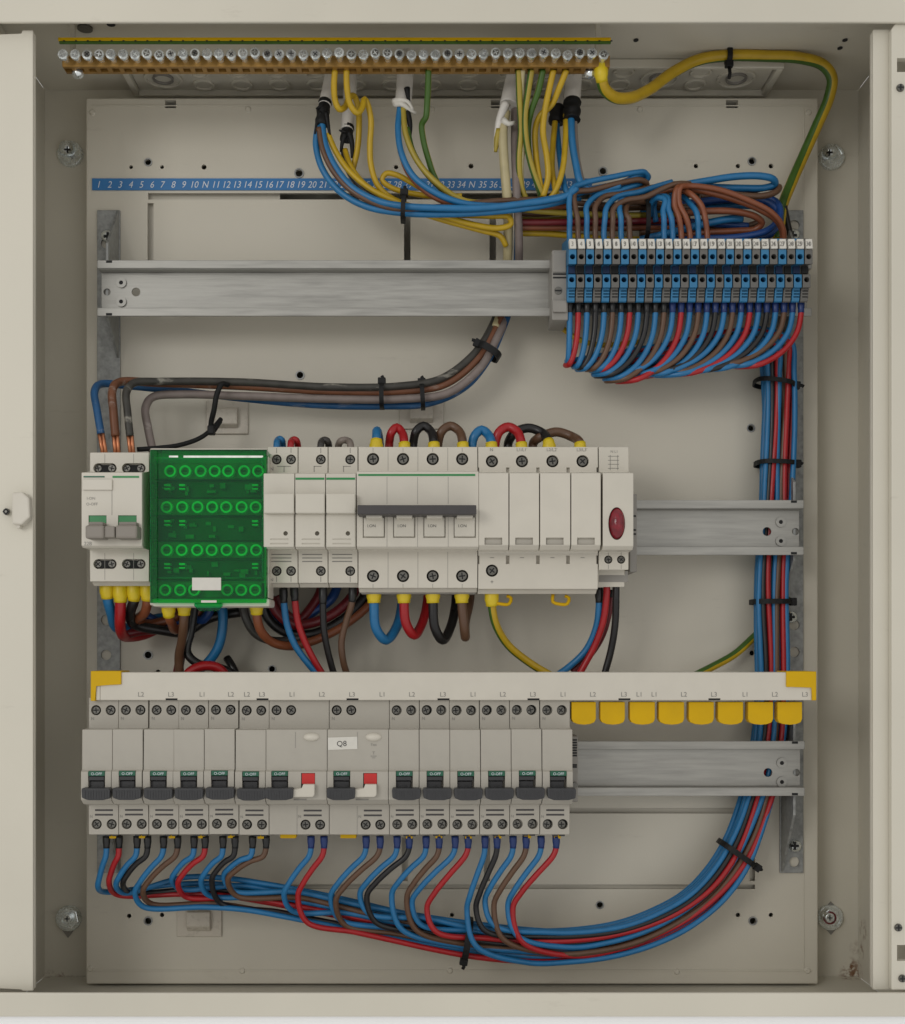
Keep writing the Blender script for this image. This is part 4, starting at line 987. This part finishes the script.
wire([(606.5, 570, 54), (606.5, 596, 54), (603, 622, 50), (595, 645, 46), (585, 664, 44), (577, 678, 44)], 2.1, 'w_red', 'red wire running down from the red lamp module', G, start=K)
wire([(612, 590, 40), (609, 612, 40), (602, 636, 38), (590, 655, 36), (572, 672, 36)], 2.1, 'w_dred', 'dark red wire behind the bright red one under the lamp module', G, start=(4, 2.5, 'ferr_k'))
wire([(615.8, 570, 54), (616, 596, 54), (615, 625, 50), (611, 650, 46), (604, 676, 44)], 2.2, 'w_black', 'black wire running down from the red lamp module', G, start=K)
wire([(283.3, 588, 56), (284, 603, 56), (287, 624, 53), (295, 645, 50), (307, 662, 48), (319, 676, 46)], 2.1, 'w_blue', 'blue wire hanging from the first fuse holder', G, start=K)
wire([(294, 586, 57), (295, 601, 57), (298, 622, 54), (305, 642, 51), (314, 660, 49), (325, 678, 46)], 2.1, 'w_red', 'red wire hanging from the first fuse holder', G, start=K)
wire([(323, 586, 57), (323, 604, 57), (324, 630, 54), (328, 652, 50), (335, 678, 46)], 2.1, 'w_black', 'black wire hanging from the middle fuse holder', G, start=K)
wire([(353, 586, 57), (352, 602, 57), (346, 622, 54), (341.5, 642, 52), (343, 660, 50), (348, 678, 46)], 2.1, 'w_brown', 'brown wire hanging from the fuse holder beside the four pole switch', G, start=K)

# ---- thick wires under the main switch and the green block
FY = (9.5, 4.5, 'ferr')
wire([(107, 582, 58), (107.5, 598, 57), (111, 612, 50), (117, 628, 36), (135, 626, 24), (160, 618, 20), (190, 622, 18), (215, 610, 20), (218, 590, 24)], 3.1, 'w_blue', 'thick blue wire from the first yellow ferrule under the main switch', G, start=FY)
wire([(120, 582, 58), (120.5, 602, 58), (120, 622, 52), (121.5, 633, 42), (128, 637, 26), (146, 634, 14), (170, 620, 10), (185, 600, 8)], 3.3, 'w_red', 'thick red wire hanging in front under the main switch', G, start=(11, 4.6, 'ferr'))
wire([(133.5, 582, 58), (134, 600, 57), (130, 614, 48), (134, 624, 38), (160, 630, 30), (185, 632, 26), (210, 618, 24), (240, 612, 24)], 3.2, 'w_black', 'thick black wire from the third yellow ferrule under the main switch', G, start=FY)
wire([(147, 582, 58), (147.5, 600, 57), (145, 612, 50), (138, 620, 38), (150, 624, 28), (180, 615, 24), (200, 600, 22)], 3.0, 'w_rust', 'brown wire from the last yellow ferrule under the main switch', G, start=FY)
wire([(168.5, 600, 62), (169, 616, 60), (172, 624, 50), (176, 630, 36), (190, 622, 26), (205, 602, 24)], 2.8, 'w_rust', 'short brown wire from the left yellow ferrule under the green block', G, start=(8.5, 4.2, 'ferr'))
wire([(184, 600, 62), (184, 618, 60), (182, 640, 50), (179, 656, 44), (180, 680, 40)], 2.8, 'w_brown', 'long brown wire from the second yellow ferrule under the green block', G, start=(8.5, 4.2, 'ferr'))
wire([(189, 600, 36), (186, 630, 34), (181, 655, 32), (176, 682, 32)], 3.0, 'w_dred', 'dark red wire dropping behind the long brown one', G)
wire([(196, 596, 38), (191, 630, 38), (187, 652, 40), (197, 663, 40), (220, 668, 36), (238, 676, 30)], 2.8, 'w_black', 'black wire curving right above the white bar under the green block', G)
wire([(178, 690, 46), (190, 672, 44), (204, 666, 42), (218, 668, 40), (230, 682, 36)], 3.1, 'w_red', 'red wire arching just above the white bar', G)
wire([(221, 596, 34), (223, 620, 34), (219, 645, 32), (210, 660, 30), (196, 672, 28), (180, 684, 26)], 3.1, 'w_blue', 'thick blue wire dropping under the tab of the green cover', G)
wire([(210, 598, 28), (210, 610, 28), (202, 620, 26), (192, 618, 24), (184, 606, 22)], 3.1, 'w_navy', 'dark blue wire bend behind the long brown wire', G)
wire([(227, 658, 20), (233, 668, 24), (240, 684, 24)], 2.6, 'w_black', 'short black wire end peeping above the white bar', G)
wire([(140, 612, 26), (165, 624, 22), (190, 616, 20), (215, 600, 20)], 3.0, 'w_navy', 'dark blue wire in the tangle under the green block', G)
wire([(126, 634, 30), (150, 630, 24), (180, 633, 20), (192, 640, 18)], 3.0, 'w_dred', 'dark red wire at the bottom of the tangle under the main switch', G)
wire([(256.5, 600, 62), (257, 617, 60), (261, 631, 54), (272, 642, 46), (288, 646, 40), (310, 642, 34), (340, 628, 28), (370, 604, 24), (380, 588, 22)], 2.8, 'w_rust', 'brown wire from the right yellow ferrule under the green block', G, start=(8.5, 4.2, 'ferr'))
wire([(243, 600, 46), (246, 618, 46), (256, 634, 42), (274, 641, 38), (300, 638, 32), (335, 626, 26), (358, 608, 24), (366, 590, 22)], 2.7, 'w_dgrey', 'dark wire beside the right yellow ferrule under the green block', G)
wire([(262, 600, 40), (268, 618, 38), (285, 632, 34), (312, 634, 30), (342, 620, 26), (362, 600, 24), (372, 584, 22)], 3.0, 'w_black', 'thick black wire crossing under the fuse holders', G)
wire([(270, 598, 44), (277, 612, 42), (292, 624, 38), (312, 623, 32), (336, 612, 28), (352, 596, 26), (357, 584, 24)], 3.2, 'w_dred', 'thick dark red wire crossing under the fuse holders', G)
wire([(264, 604, 34), (276, 624, 32), (296, 622, 28), (316, 610, 24), (332, 598, 22), (338, 584, 20)], 3.1, 'w_navy', 'thick dark blue wire crossing under the fuse holders', G)
wire([(276, 596, 36), (284, 612, 34), (298, 620, 30), (312, 606, 26), (320, 592, 24), (322, 582, 22)], 3.0, 'w_dred', 'dark red wire curving up behind the black fuse holder wire', G)
for (px, py) in ((297, 596), (354, 594)):
    pass

# ================================================================ earth cable, yellow loops and cable ends under the earth bar
G = 'wires below the earth bar'
wire([(601, 62, 66), (601.5, 78, 66), (604, 88, 62), (614, 97, 55), (630, 98, 46), (650, 89, 36), (672, 73, 30), (698, 60, 28), (728, 55.5, 28), (765, 56, 28), (800, 58, 28), (823, 65, 26), (832, 78, 24), (829, 98, 20), (817, 126, 16), (804, 155, 14), (792, 182, 16), (782, 208, 20), (778, 240, 24)], 3.5, 'w_yel', 'thick green and yellow earth cable swinging to the right corner', G, start=(11.5, 4.2, 'ferr'), stripe=(2, 4), twist=-2.2, name='earth_cable', cat='cable')
def sheath(pts, r, label):
    w = smooth([P(*p) for p in pts]); b = B(); b.tube(w, r*.001, 16); o = obj('cable_sheath', b, 'sheath', at=w[0]); return tag(o, label, 'cable', 'white cable ends below the earth bar')
def tape(o, pts, r):
    w = smooth([P(*p) for p in pts]); b = B(); b.tube(w, [r*.001*(1+.10*math.sin(i*1.7)) for i in range(len(w))], 14); return obj('tape', b, 'black', o)
def rag(o, pts, r, m='black'):
    w = smooth([P(*p) for p in pts]); b = B(); b.tube(w, [r*.001*(1-.7*i/len(w)) for i in range(len(w))], 8); return obj('torn_tape' if m == 'black' else 'torn_sheath', b, m, o)
o = sheath([(333, 52, 20), (330, 80, 30), (324.5, 106, 38)], 4.0, 'leftmost white cable end wrapped with torn black tape'); tape(o, [(325.5, 101, 37), (323, 112, 39), (321.5, 126, 40)], 4.0)
rag(o, [(326, 112, 42), (328, 124, 42), (330, 136, 41)], 1.8); rag(o, [(321, 112, 42), (317, 122, 42), (315, 134, 42)], 1.5); rag(o, [(324, 104, 42), (319, 107, 43), (316, 109, 43)], 1.2)
o = sheath([(351, 56, 14), (350, 90, 20), (347, 131, 30)], 4.2, 'second white cable end, its black tape in two strips'); tape(o, [(348, 126, 29), (346.8, 134, 30), (346.5, 140, 30.5)], 4.0)
rag(o, [(349, 132, 35), (352, 144, 35), (352, 158, 34)], 2.2); rag(o, [(345, 134, 35), (342, 144, 35), (341, 152, 34)], 2.0); rag(o, [(346, 132, 36), (341, 131, 36), (339, 130, 36)], 1.0)
o = sheath([(406, 48, 24), (405, 78, 34), (403, 106, 40)], 5.2, 'third white cable end with a torn white collar'); 
for pts in ([(394, 102, 44), (400, 100, 47), (408, 102, 47), (413, 110, 45)], [(395, 104, 44), (402, 104, 47), (410, 110, 45), (416, 113, 43)]): rag(o, pts, 2.2, 'marker')
rag(o, [(407, 88, 46), (408, 96, 46), (409, 102, 45)], 2.0); rag(o, [(407, 112, 44), (410, 124, 44), (410, 138, 43)], 2.2)
o = sheath([(521, 48, 24), (515, 76, 34), (508.5, 106, 40)], 5.6, 'wide white cable end with a ragged sheath hanging open'); 
rag(o, [(506, 104, 46), (500, 118, 47), (497, 132, 46), (495, 152, 44)], 3.0, 'sheath'); rag(o, [(503, 120, 48), (509, 124, 49), (515, 122, 48)], 2.2, 'marker'); rag(o, [(499, 130, 46), (497, 140, 46), (495.5, 152, 45)], 2.6, 'w_oliv')
wire([(506, 112, 44), (503, 130, 46), (504, 160, 46), (507, 197, 44), (508, 215, 38), (508, 240, 28), (507, 268, 20), (503, 302, 18), (495, 328, 24)], 3.0, 'w_cream', 'cream wire hanging from the ragged cable sheath', G)
o = sheath([(560, 60, 14), (558, 90, 22), (557, 112, 28)], 3.8, 'narrow white cable end half hidden, closed with black tape'); tape(o, [(557.5, 108, 28), (557, 115, 29), (556.5, 124, 29)], 5.0)
o = sheath([(575, 50, 24), (573.5, 78, 32), (572, 104, 38)], 5.2, 'rightmost white cable end closed with a wide black tape'); tape(o, [(572.3, 101, 37.5), (572, 110, 39), (571.5, 120, 40)], 5.3)

YW = lambda pts, lab, m='w_yel', st=None, r=1.9: wire(pts, r, m, lab, G, stripe=st)
YW([(335, 70, 64), (334, 86, 60), (335, 100, 56), (339, 109, 54), (345, 107, 50), (349, 98, 46), (354, 96, 42), (358, 106, 38), (359, 130, 36), (357, 152, 34), (352, 172, 32)], 'leftmost yellow earth wire, looping once below the bar')
YW([(346.5, 70, 64), (347, 88, 60), (350, 104, 56), (357, 113, 54), (362, 108, 52), (364.5, 99, 50), (367.5, 104, 48), (371, 120, 46), (370, 145, 44), (371, 165, 42), (377, 184, 40), (388, 196, 38), (404, 204, 36), (440, 215, 34)], 'golden yellow earth wire that makes a hook and drops to the bundle')
YW([(428.5, 70, 64), (428, 88, 60), (427, 105, 56), (426, 117, 54), (422, 124, 50), (423, 138, 46), (428, 158, 42), (435, 178, 38), (446, 194, 36), (470, 205, 34)], 'single green earth wire with a kink left of the middle of the bar', 'w_oliv', (13, 9))
YW([(518.5, 70, 64), (519.5, 100, 58), (521, 130, 52), (519, 160, 48), (521, 185, 44), (526, 200, 40)], 'olive earth wire at the left of the yellow group', 'w_oliv', (2, 5))
YW([(522.5, 70, 64), (521.5, 84, 60), (523, 106, 54), (524, 135, 50), (521, 165, 46), (522, 198, 40)], 'pale earth wire lying against the ragged cable', 'w_cream')
YW([(531.5, 70, 64), (528, 92, 60), (525, 115, 56), (526, 140, 52), (532, 168, 48), (541, 192, 44), (545, 200, 40)], 'green earth wire in the middle of the yellow group', 'w_oliv', (1, 7))
YW([(543, 70, 64), (538, 92, 60), (531, 112, 54), (528, 130, 46), (530, 160, 42), (538, 186, 40), (542, 200, 38)], 'second green earth wire of the yellow group, leaning left', 'w_oliv', (12, 7))
YW([(553.5, 70, 64), (549, 90, 60), (545, 110, 56), (543, 132, 52), (547, 158, 48), (548, 178, 46), (543, 197, 44)], 'yellow earth wire that joins a narrow V shape', 'w_yel', (4, 4))
YW([(566.5, 70, 64), (560, 86, 60), (552, 104, 54), (540, 116, 50), (535.5, 128, 46), (536, 155, 44), (539, 178, 44), (543, 197, 43)], 'rightmost yellow earth wire slanting across the others', 'w_yel', (4, 4))
YW([(555, 122, 33), (553, 145, 36), (552, 170, 40), (556, 192, 44), (558, 200, 44)], 'thin yellow wire from the half hidden taped cable', 'w_yel')
YW([(566, 112, 38), (565.5, 140, 42), (562, 172, 46), (555, 192, 46), (550, 199, 44)], 'yellow wire from the rightmost taped cable')

# ================================================================ bundle from the cable ends to the tops of the terminals
G = 'wires gathered above the terminals'
W = lambda pts, m, lab, r=2.05: wire(pts, r, m, lab, G)
W([(322, 122, 41), (325, 143, 42), (335, 166, 44), (352, 187, 46), (378, 201, 48), (403, 206, 50), (440, 208, 52), (480, 208, 52), (520, 204, 50), (556, 198, 48), (590, 190, 44), (625, 182, 40), (641, 174, 36), (648, 177, 31), (643, 182, 27), (620, 186, 25), (590, 193, 25)], 'w_blue', 'bright blue wire from the leftmost cable end along the front of the bundle', 2.3)
W([(318, 126, 40), (316, 145, 40), (322, 168, 41), (338, 190, 42), (365, 206, 44), (403, 213, 46), (450, 214, 48), (500, 211, 48), (545, 205, 46), (573, 198, 46)], 'w_blue', 'lower blue wire from the leftmost cable end to the bundle', 2.3)
W([(319, 128, 42), (323, 150, 43), (334, 172, 44), (352, 191, 46), (380, 205, 47), (403, 209, 48), (450, 206, 47), (500, 201, 46), (550, 200, 42), (600, 205, 38), (640, 205, 34)], 'w_brown', 'brown wire from the leftmost cable end to the bundle')
W([(328, 134, 40), (336, 152, 41), (350, 172, 43), (372, 190, 44), (400, 203, 44), (440, 215, 42), (475, 225, 40), (500, 228, 40), (511, 224, 40), (509, 217, 40), (490, 216, 38), (450, 214, 38), (420, 209, 38)], 'w_yel', 'yellow wire that turns back in a flat loop below the bundle')
W([(345, 150, 34), (350, 165, 38), (362, 182, 40), (385, 198, 40), (405, 207, 40), (440, 219, 38), (480, 230, 36), (500, 236, 34), (506, 246, 30)], 'w_yel', 'yellow wire from the second cable end passing under the bundle')
W([(343, 150, 33), (349, 172, 36), (366, 192, 38), (390, 204, 40), (430, 212, 42)], 'w_dgrey', 'dark wire from the second cable end')
W([(400, 108, 44), (398, 130, 46), (402, 155, 48), (414, 177, 49), (436, 193, 50), (462, 203, 50), (500, 206, 49), (550, 200, 50), (566, 196, 52), (577, 188, 52)], 'w_blue', 'blue wire from the torn collar cable', 2.2)
W([(403, 108, 45), (406, 135, 46), (418, 162, 47), (438, 184, 48), (462, 200, 46), (490, 204, 44), (530, 210, 40), (580, 214, 36), (640, 216, 32)], 'w_oliv', 'yellow green wire from the torn collar cable')
W([(407, 128, 44), (413, 152, 44), (427, 174, 45), (446, 192, 45), (470, 206, 42), (510, 218, 36)], 'w_grn', 'green wire from the torn collar cable')
W([(400, 150, 42), (408, 172, 44), (424, 190, 46), (446, 202, 47), (480, 206, 46), (520, 208, 42), (570, 206, 38)], 'w_rust', 'rust brown wire from the torn collar cable')
W([(462, 196, 36), (440, 197, 36), (415, 194, 36), (392, 188, 37), (382, 180, 38), (386, 173.5, 38), (397, 175, 38), (412, 183, 37), (430, 193, 36), (450, 199, 36)], 'w_yel', 'yellow wire curled into a small eye left of the bundle', 1.9)
W([(556.5, 122, 29), (559, 150, 34), (563, 178, 40), (568, 194, 44), (580, 200, 40)], 'w_blue', 'short blue wire from the half hidden taped cable')
W([(571, 116, 40), (572, 140, 42), (576, 165, 44), (581, 183, 46), (592, 191, 44), (620, 186, 42)], 'w_blue', 'short blue wire from the rightmost taped cable', 2.5)
W([(575, 118, 38), (576, 140, 38), (579, 165, 40), (585, 185, 40), (600, 196, 38)], 'w_grey', 'thin grey wire beside the blue one from the rightmost taped cable', 1.6)
# horizontal runs behind the terminal drops
for y0, y1, m, dd, lab in ((213, 208, 'w_brown', 30, 'upper brown run behind the terminal drops'), (220, 216, 'w_oliv', 26, 'yellow green run behind the terminal drops'), (222, 222, 'w_dred', 34, 'dark red run behind the terminal drops'), (227, 228, 'w_rust', 30, 'rust brown run behind the terminal drops'), (233, 240, 'w_yel', 24, 'yellow run at the bottom behind the terminal drops')):
    W([(517, y0, dd), (545, y0+.4, dd), (580, (y0+y1)/2, dd), (615, y1, dd), (650, y1-1, dd-2), (690, y1-1, dd-2)], m, lab, 2.3)
# drops into the first eight terminals
def drop(k, top, lean, m, lab, dd=52, tail=None):
    xt = 568.2+4.4+8.75*k; xt = CX+(xt-CX)*S(65)/S(52)
    pts = [(xt, 246, 52), (xt-.6, 232, 52), (xt+lean*.3, 218, 54), (xt+lean*.8, top+5, 53)]
    pts += tail or [(xt+lean+5, top, 50), (xt+lean+20, top-3, 44), (xt+lean+44, top-7, 38), (xt+lean+60, top-10, 34)]
    W(pts, m, lab, 1.95)
drop(0, 196, -1, 'w_blue', 'blue wire dropping into the first terminal from the left', tail=[(572, 189, 52), (586, 182.5, 48), (612, 177, 44), (636, 172.5, 40), (645, 172.5, 37), (648, 178, 34), (642, 183, 32), (622, 187, 30), (590, 194, 28)])
drop(1, 204, -4, 'w_brown', 'brown wire dropping into the second terminal from the left', tail=[(575, 193, 50), (592, 190, 47), (620, 183, 43), (640, 180, 40), (647, 184, 36), (640, 190, 33), (612, 195, 30), (590, 199, 28)])
drop(2, 202, -1, 'w_blue', 'blue wire dropping into the third terminal from the left', tail=[(597, 196, 47), (615, 192, 42), (634, 186, 38), (643, 183, 34), (646, 187, 30)])
drop(3, 203, -1, 'w_brown', 'brown wire dropping into the fourth terminal from the left', tail=[(604, 197, 48), (622, 194, 44), (640, 190, 40), (660, 186, 36), (675, 184, 34)])
drop(4, 204, 2, 'w_blue', 'blue wire dropping into the fifth terminal from the left', tail=[(617, 197, 46), (640, 192, 42), (658, 186, 38), (672, 182, 36)])
drop(5, 205, 0, 'w_brown', 'brown wire dropping into the sixth terminal from the left', tail=[(624, 201, 50), (645, 197, 50), (662, 189, 50), (676, 184, 50), (690, 184, 46)])
drop(6, 206, -2.5, 'w_blue', 'blue wire dropping into the seventh terminal from the left', tail=[(622, 200, 44), (640, 198, 38), (655, 200, 34)])
drop(7, 210, -5, 'w_brown', 'brown wire dropping into the eighth terminal from the left', tail=[(629, 203, 44), (645, 202, 38), (670, 206, 34), (700, 208, 30)])
drop(11, 206, -2, 'w_blue', 'blue wire arching over into the terminals left of the rust brown pair', tail=[(665, 200, 52), (657, 198, 48), (651, 204, 42), (650, 216, 36)])
drop(12, 204, -6, 'w_blue', 'second blue wire arching beside the rust brown pair', tail=[(668, 198, 50), (658, 197, 44), (654, 205, 38), (656, 222, 34)])
drop(13, 200, -9, 'w_rust', 'left rust brown wire of the pair standing on the terminals', tail=[(676, 190, 54), (681, 186, 50), (700, 187, 46), (725, 193, 44), (745, 199, 44)])
drop(14, 198, -14, 'w_rust', 'right rust brown wire of the pair standing on the terminals', tail=[(680, 188, 54), (690, 186, 50), (720, 190, 50), (752, 202, 50), (772, 213, 48), (782, 226, 44), (784, 240, 40), (783, 250, 38)])
drop(15, 206, -4, 'w_blue', 'blue wire between the rust brown wires on the terminals', dd=46, tail=[(684, 198, 44), (676, 194, 38), (664, 200, 34)])
drop(16, 200, -8, 'w_rust', 'rust brown wire bowing to the left on the terminals', tail=[(692, 195, 52), (684, 191, 48), (670, 190, 42), (650, 196, 36), (630, 202, 32)])
# big spare loops on the right
W([(600, 196, 30), (640, 190, 32), (676, 186, 36), (706, 181, 40), (736, 176.5, 42), (760, 176, 42), (773, 179, 40), (775, 184, 36), (766, 187.5, 34), (740, 188, 34), (700, 187, 34), (670, 190, 34)], 'w_blue', 'uppermost blue spare loop at the right', 2.4)
W([(672, 188, 40), (700, 190, 42), (735, 195, 42), (762, 196, 40), (776, 192, 38), (779, 187, 34), (772, 187, 30), (740, 192, 28), (700, 196, 28)], 'w_brown', 'brown spare loop just below the uppermost blue loop', 2.2)
W([(676, 186, 44), (705, 191, 46), (735, 199, 46), (760, 209, 46), (777, 220, 44), (783, 232, 40), (782, 248, 36)], 'w_rust', 'rust brown wire sweeping over the spare loops down to the right', 2.5)
W([(686, 213, 40), (712, 211, 42), (738, 212, 42), (756, 217, 40), (762, 223, 37), (756, 229, 34), (735, 231, 32), (700, 233, 32), (680, 236, 32)], 'w_rust', 'inner brown spare loop', 2.3)
W([(670, 206, 26), (700, 202, 28), (735, 199, 30), (762, 200, 30), (775, 208, 28), (780, 220, 26), (774, 232, 24), (750, 239, 22), (700, 240, 22), (660, 238, 22)], 'w_navy', 'dark blue spare loop behind the brown ones', 2.6)
W([(640, 240, 30), (670, 233, 34), (700, 225, 36), (730, 219, 36), (742, 219, 34)], 'w_blue', 'blue wire end lying inside the spare loops', 2.6)
W([(648, 224, 28), (680, 222, 30), (720, 224, 30), (748, 226, 28)], 'w_navy', 'dark blue wire end lying inside the inner brown loop', 2.4)
W([(660, 242, 36), (700, 239, 38), (740, 237, 38), (768, 230, 36), (780, 216, 32), (776, 202, 28), (755, 196, 26), (700, 204, 24)], 'w_navy', 'dark blue spare loop along the tops of the terminals', 2.4)
W([(640, 212, 24), (680, 212, 24), (730, 206, 24), (765, 206, 24)], 'w_blue', 'blue run low behind the spare loops', 2.3)
W([(640, 232, 26), (690, 230, 26), (740, 228, 26), (760, 222, 24)], 'w_brown', 'brown run low behind the spare loops', 2.3)
W([(550, 318, 20), (562, 328, 22), (580, 340, 26), (600, 345, 24), (640, 342, 20)], 'w_yel', 'yellow wire peeping out below the grey end stop', 1.9)
W([(784, 206, 22), (788, 225, 18), (793, 246, 14)], 'w_black', 'short black wire stub at the right bracket', 2.2)

# ================================================================ cable ties and stick-on mounts
def tie(px, py, d, ang, half, dep, label, tail=6, head=1, width=1.4):
    """strap round a bundle; ang = direction of the bundle in the picture plane, degrees"""
    c = P(px, py, d); a = math.radians(ang); t = Vector((math.cos(a), 0, math.sin(a))); n = Vector((-t.z, 0, t.x)); v = Vector((0, -1, 0)); s = S(d)
    hu = half*s; hv = dep*.001; b = B(); rows = []; N = 28
    for i in range(N):
        th = 2*math.pi*i/N; ct, st_ = math.cos(th), math.sin(th)
        p = lambda q: c+n*((hu+q)*math.copysign(abs(ct)**.7, ct))+v*((hv+q)*math.copysign(abs(st_)**.7, st_))
        rows.append([b.bm.verts.new(p(q)+t*(w*width*.001)) for q, w in ((0, -1), (.0010, -1), (.0010, 1), (0, 1))])
    for i in range(N):
        for k in range(4): b.bm.faces.new((rows[i][k], rows[i][(k+1) % 4], rows[(i+1) % N][(k+1) % 4], rows[(i+1) % N][k]))
    o = obj('cable_tie', b, 'black', at=c); tag(o, label, 'cable tie', 'black cable ties')
    h = c+n*(head*(hu+.002))+v*(hv*.35); b = B(); k = []
    for (x, y, z) in ((1, 1, 1), (1, 1, -1), (1, -1, 1), (1, -1, -1), (-1, 1, 1), (-1, 1, -1), (-1, -1, 1), (-1, -1, -1)):
        k.append(b.bm.verts.new(h+n*(x*.0021)+t*(y*.0025)+v*(z*.0020)))
    for q in ((0, 1, 3, 2), (4, 6, 7, 5), (0, 4, 5, 1), (2, 3, 7, 6), (0, 2, 6, 4), (1, 5, 7, 3)): b.bm.faces.new([k[i] for i in q])
    b._bev(k, .5); obj('tie_head', b, 'black', o)
    if tail:
        b = B(); b.tube([h+n*(head*.0015), h+n*(head*(.0015+tail*s*.5))+t*.0006, h+n*(head*(.0015+tail*s))], .0011, 8); obj('tie_tail', b, 'black', o)
    return o
tie(403.5, 209, 47, -3, 11, 9, 'cable tie on the upper bundle beside the yellow loops', 4)
tie(382, 396.5, 28, 0, 11, 9, 'left one of the two cable ties on the grey supply bundle', 3)
tie(422.5, 397, 28, 3, 11, 9, 'cable tie holding the supply bundle to its white mount', 3)
tie(489, 352, 27, 58, 11, 9, 'cable tie at the bend of the supply bundle', 4, 1, 2.2)
tie(773.5, 384, 20, 82, 18, 12, 'cable tie at the top of the upright bundle below the red wire', 5, -1)
tie(774.5, 464, 14.8, 88, 18, 11.5, 'second cable tie of the upright bundle, above the middle rail', 3, -1)
tie(770, 602, 14.6, 90, 18, 11.5, 'cable tie on the upright bundle below the middle rail', 0, -1, 1.6)
tie(736.5, 853, 23, 55, 20, 12, 'cable tie on the curve at the lower right', 3, -1, 1.8)
tie(467, 938, 41, -9, 19, 12, 'cable tie hanging on the lower bundle under the breakers', 5, -1, 2.0)
tie(645, 222, 32, 0, 19, 12, 'cable tie round the wires behind the terminal drops', 2)
tie(728.5, 56, 28, 0, 6, 4, 'cable tie on the green and yellow earth cable', 12, -1, 1.6)
def tie_mount(px, py, w, h, label):
    t = thing('tie_mount', label, 'tie mount', P(px, py+h/2, 0), 'stick-on cable tie mounts')
    b = B(); b.box(px-w/2, py-h/2, px+w/2, py+h/2, .3, 1.8, .6); obj('base_pad', b, 'mount', t)
    b = B(); b.prism([(py-h*.30, 1.9), (py-h*.22, 5.5), (py+h*.20, 5.5), (py+h*.34, 1.9)], (px-w*.26-CX)*S(2), (px+w*.26-CX)*S(2), .5); obj('saddle', b, 'mount', t)
tie_mount(227, 417, 42, 34, 'stick-on tie mount under the loose cable tie, left of the middle')
tie_mount(421.5, 411, 44, 36, 'stick-on tie mount carrying the supply bundle')
tie_mount(199, 920, 45, 34, 'stick-on tie mount at the lower left of the plate')
# loose tie with its long tail over the main switch
w = smooth([P(*p) for p in ((228, 385, 34), (222, 384, 38), (217, 394, 40), (214, 410, 38), (211, 424, 34), (212, 432, 32), (216, 427, 30), (220, 421, 26))])
b = B(); b.tube(w, .0017, 8); o = obj('cable_tie', b, 'black', at=w[0]); tag(o, 'open black cable tie with a long tail curving to the main switch', 'cable tie', 'black cable ties')
w = smooth([P(*p) for p in ((221, 419, 26), (212, 429, 32), (200, 438, 38), (180, 445, 44), (158, 448, 50), (137, 449.5, 54))]); b = B(); b.tube(w, .0015, 8); obj('tie_tail', b, 'black', o)
b = B(); b.box(207, 425, 214, 434, 30, 36, .8); obj('tie_head', b, 'black', o)
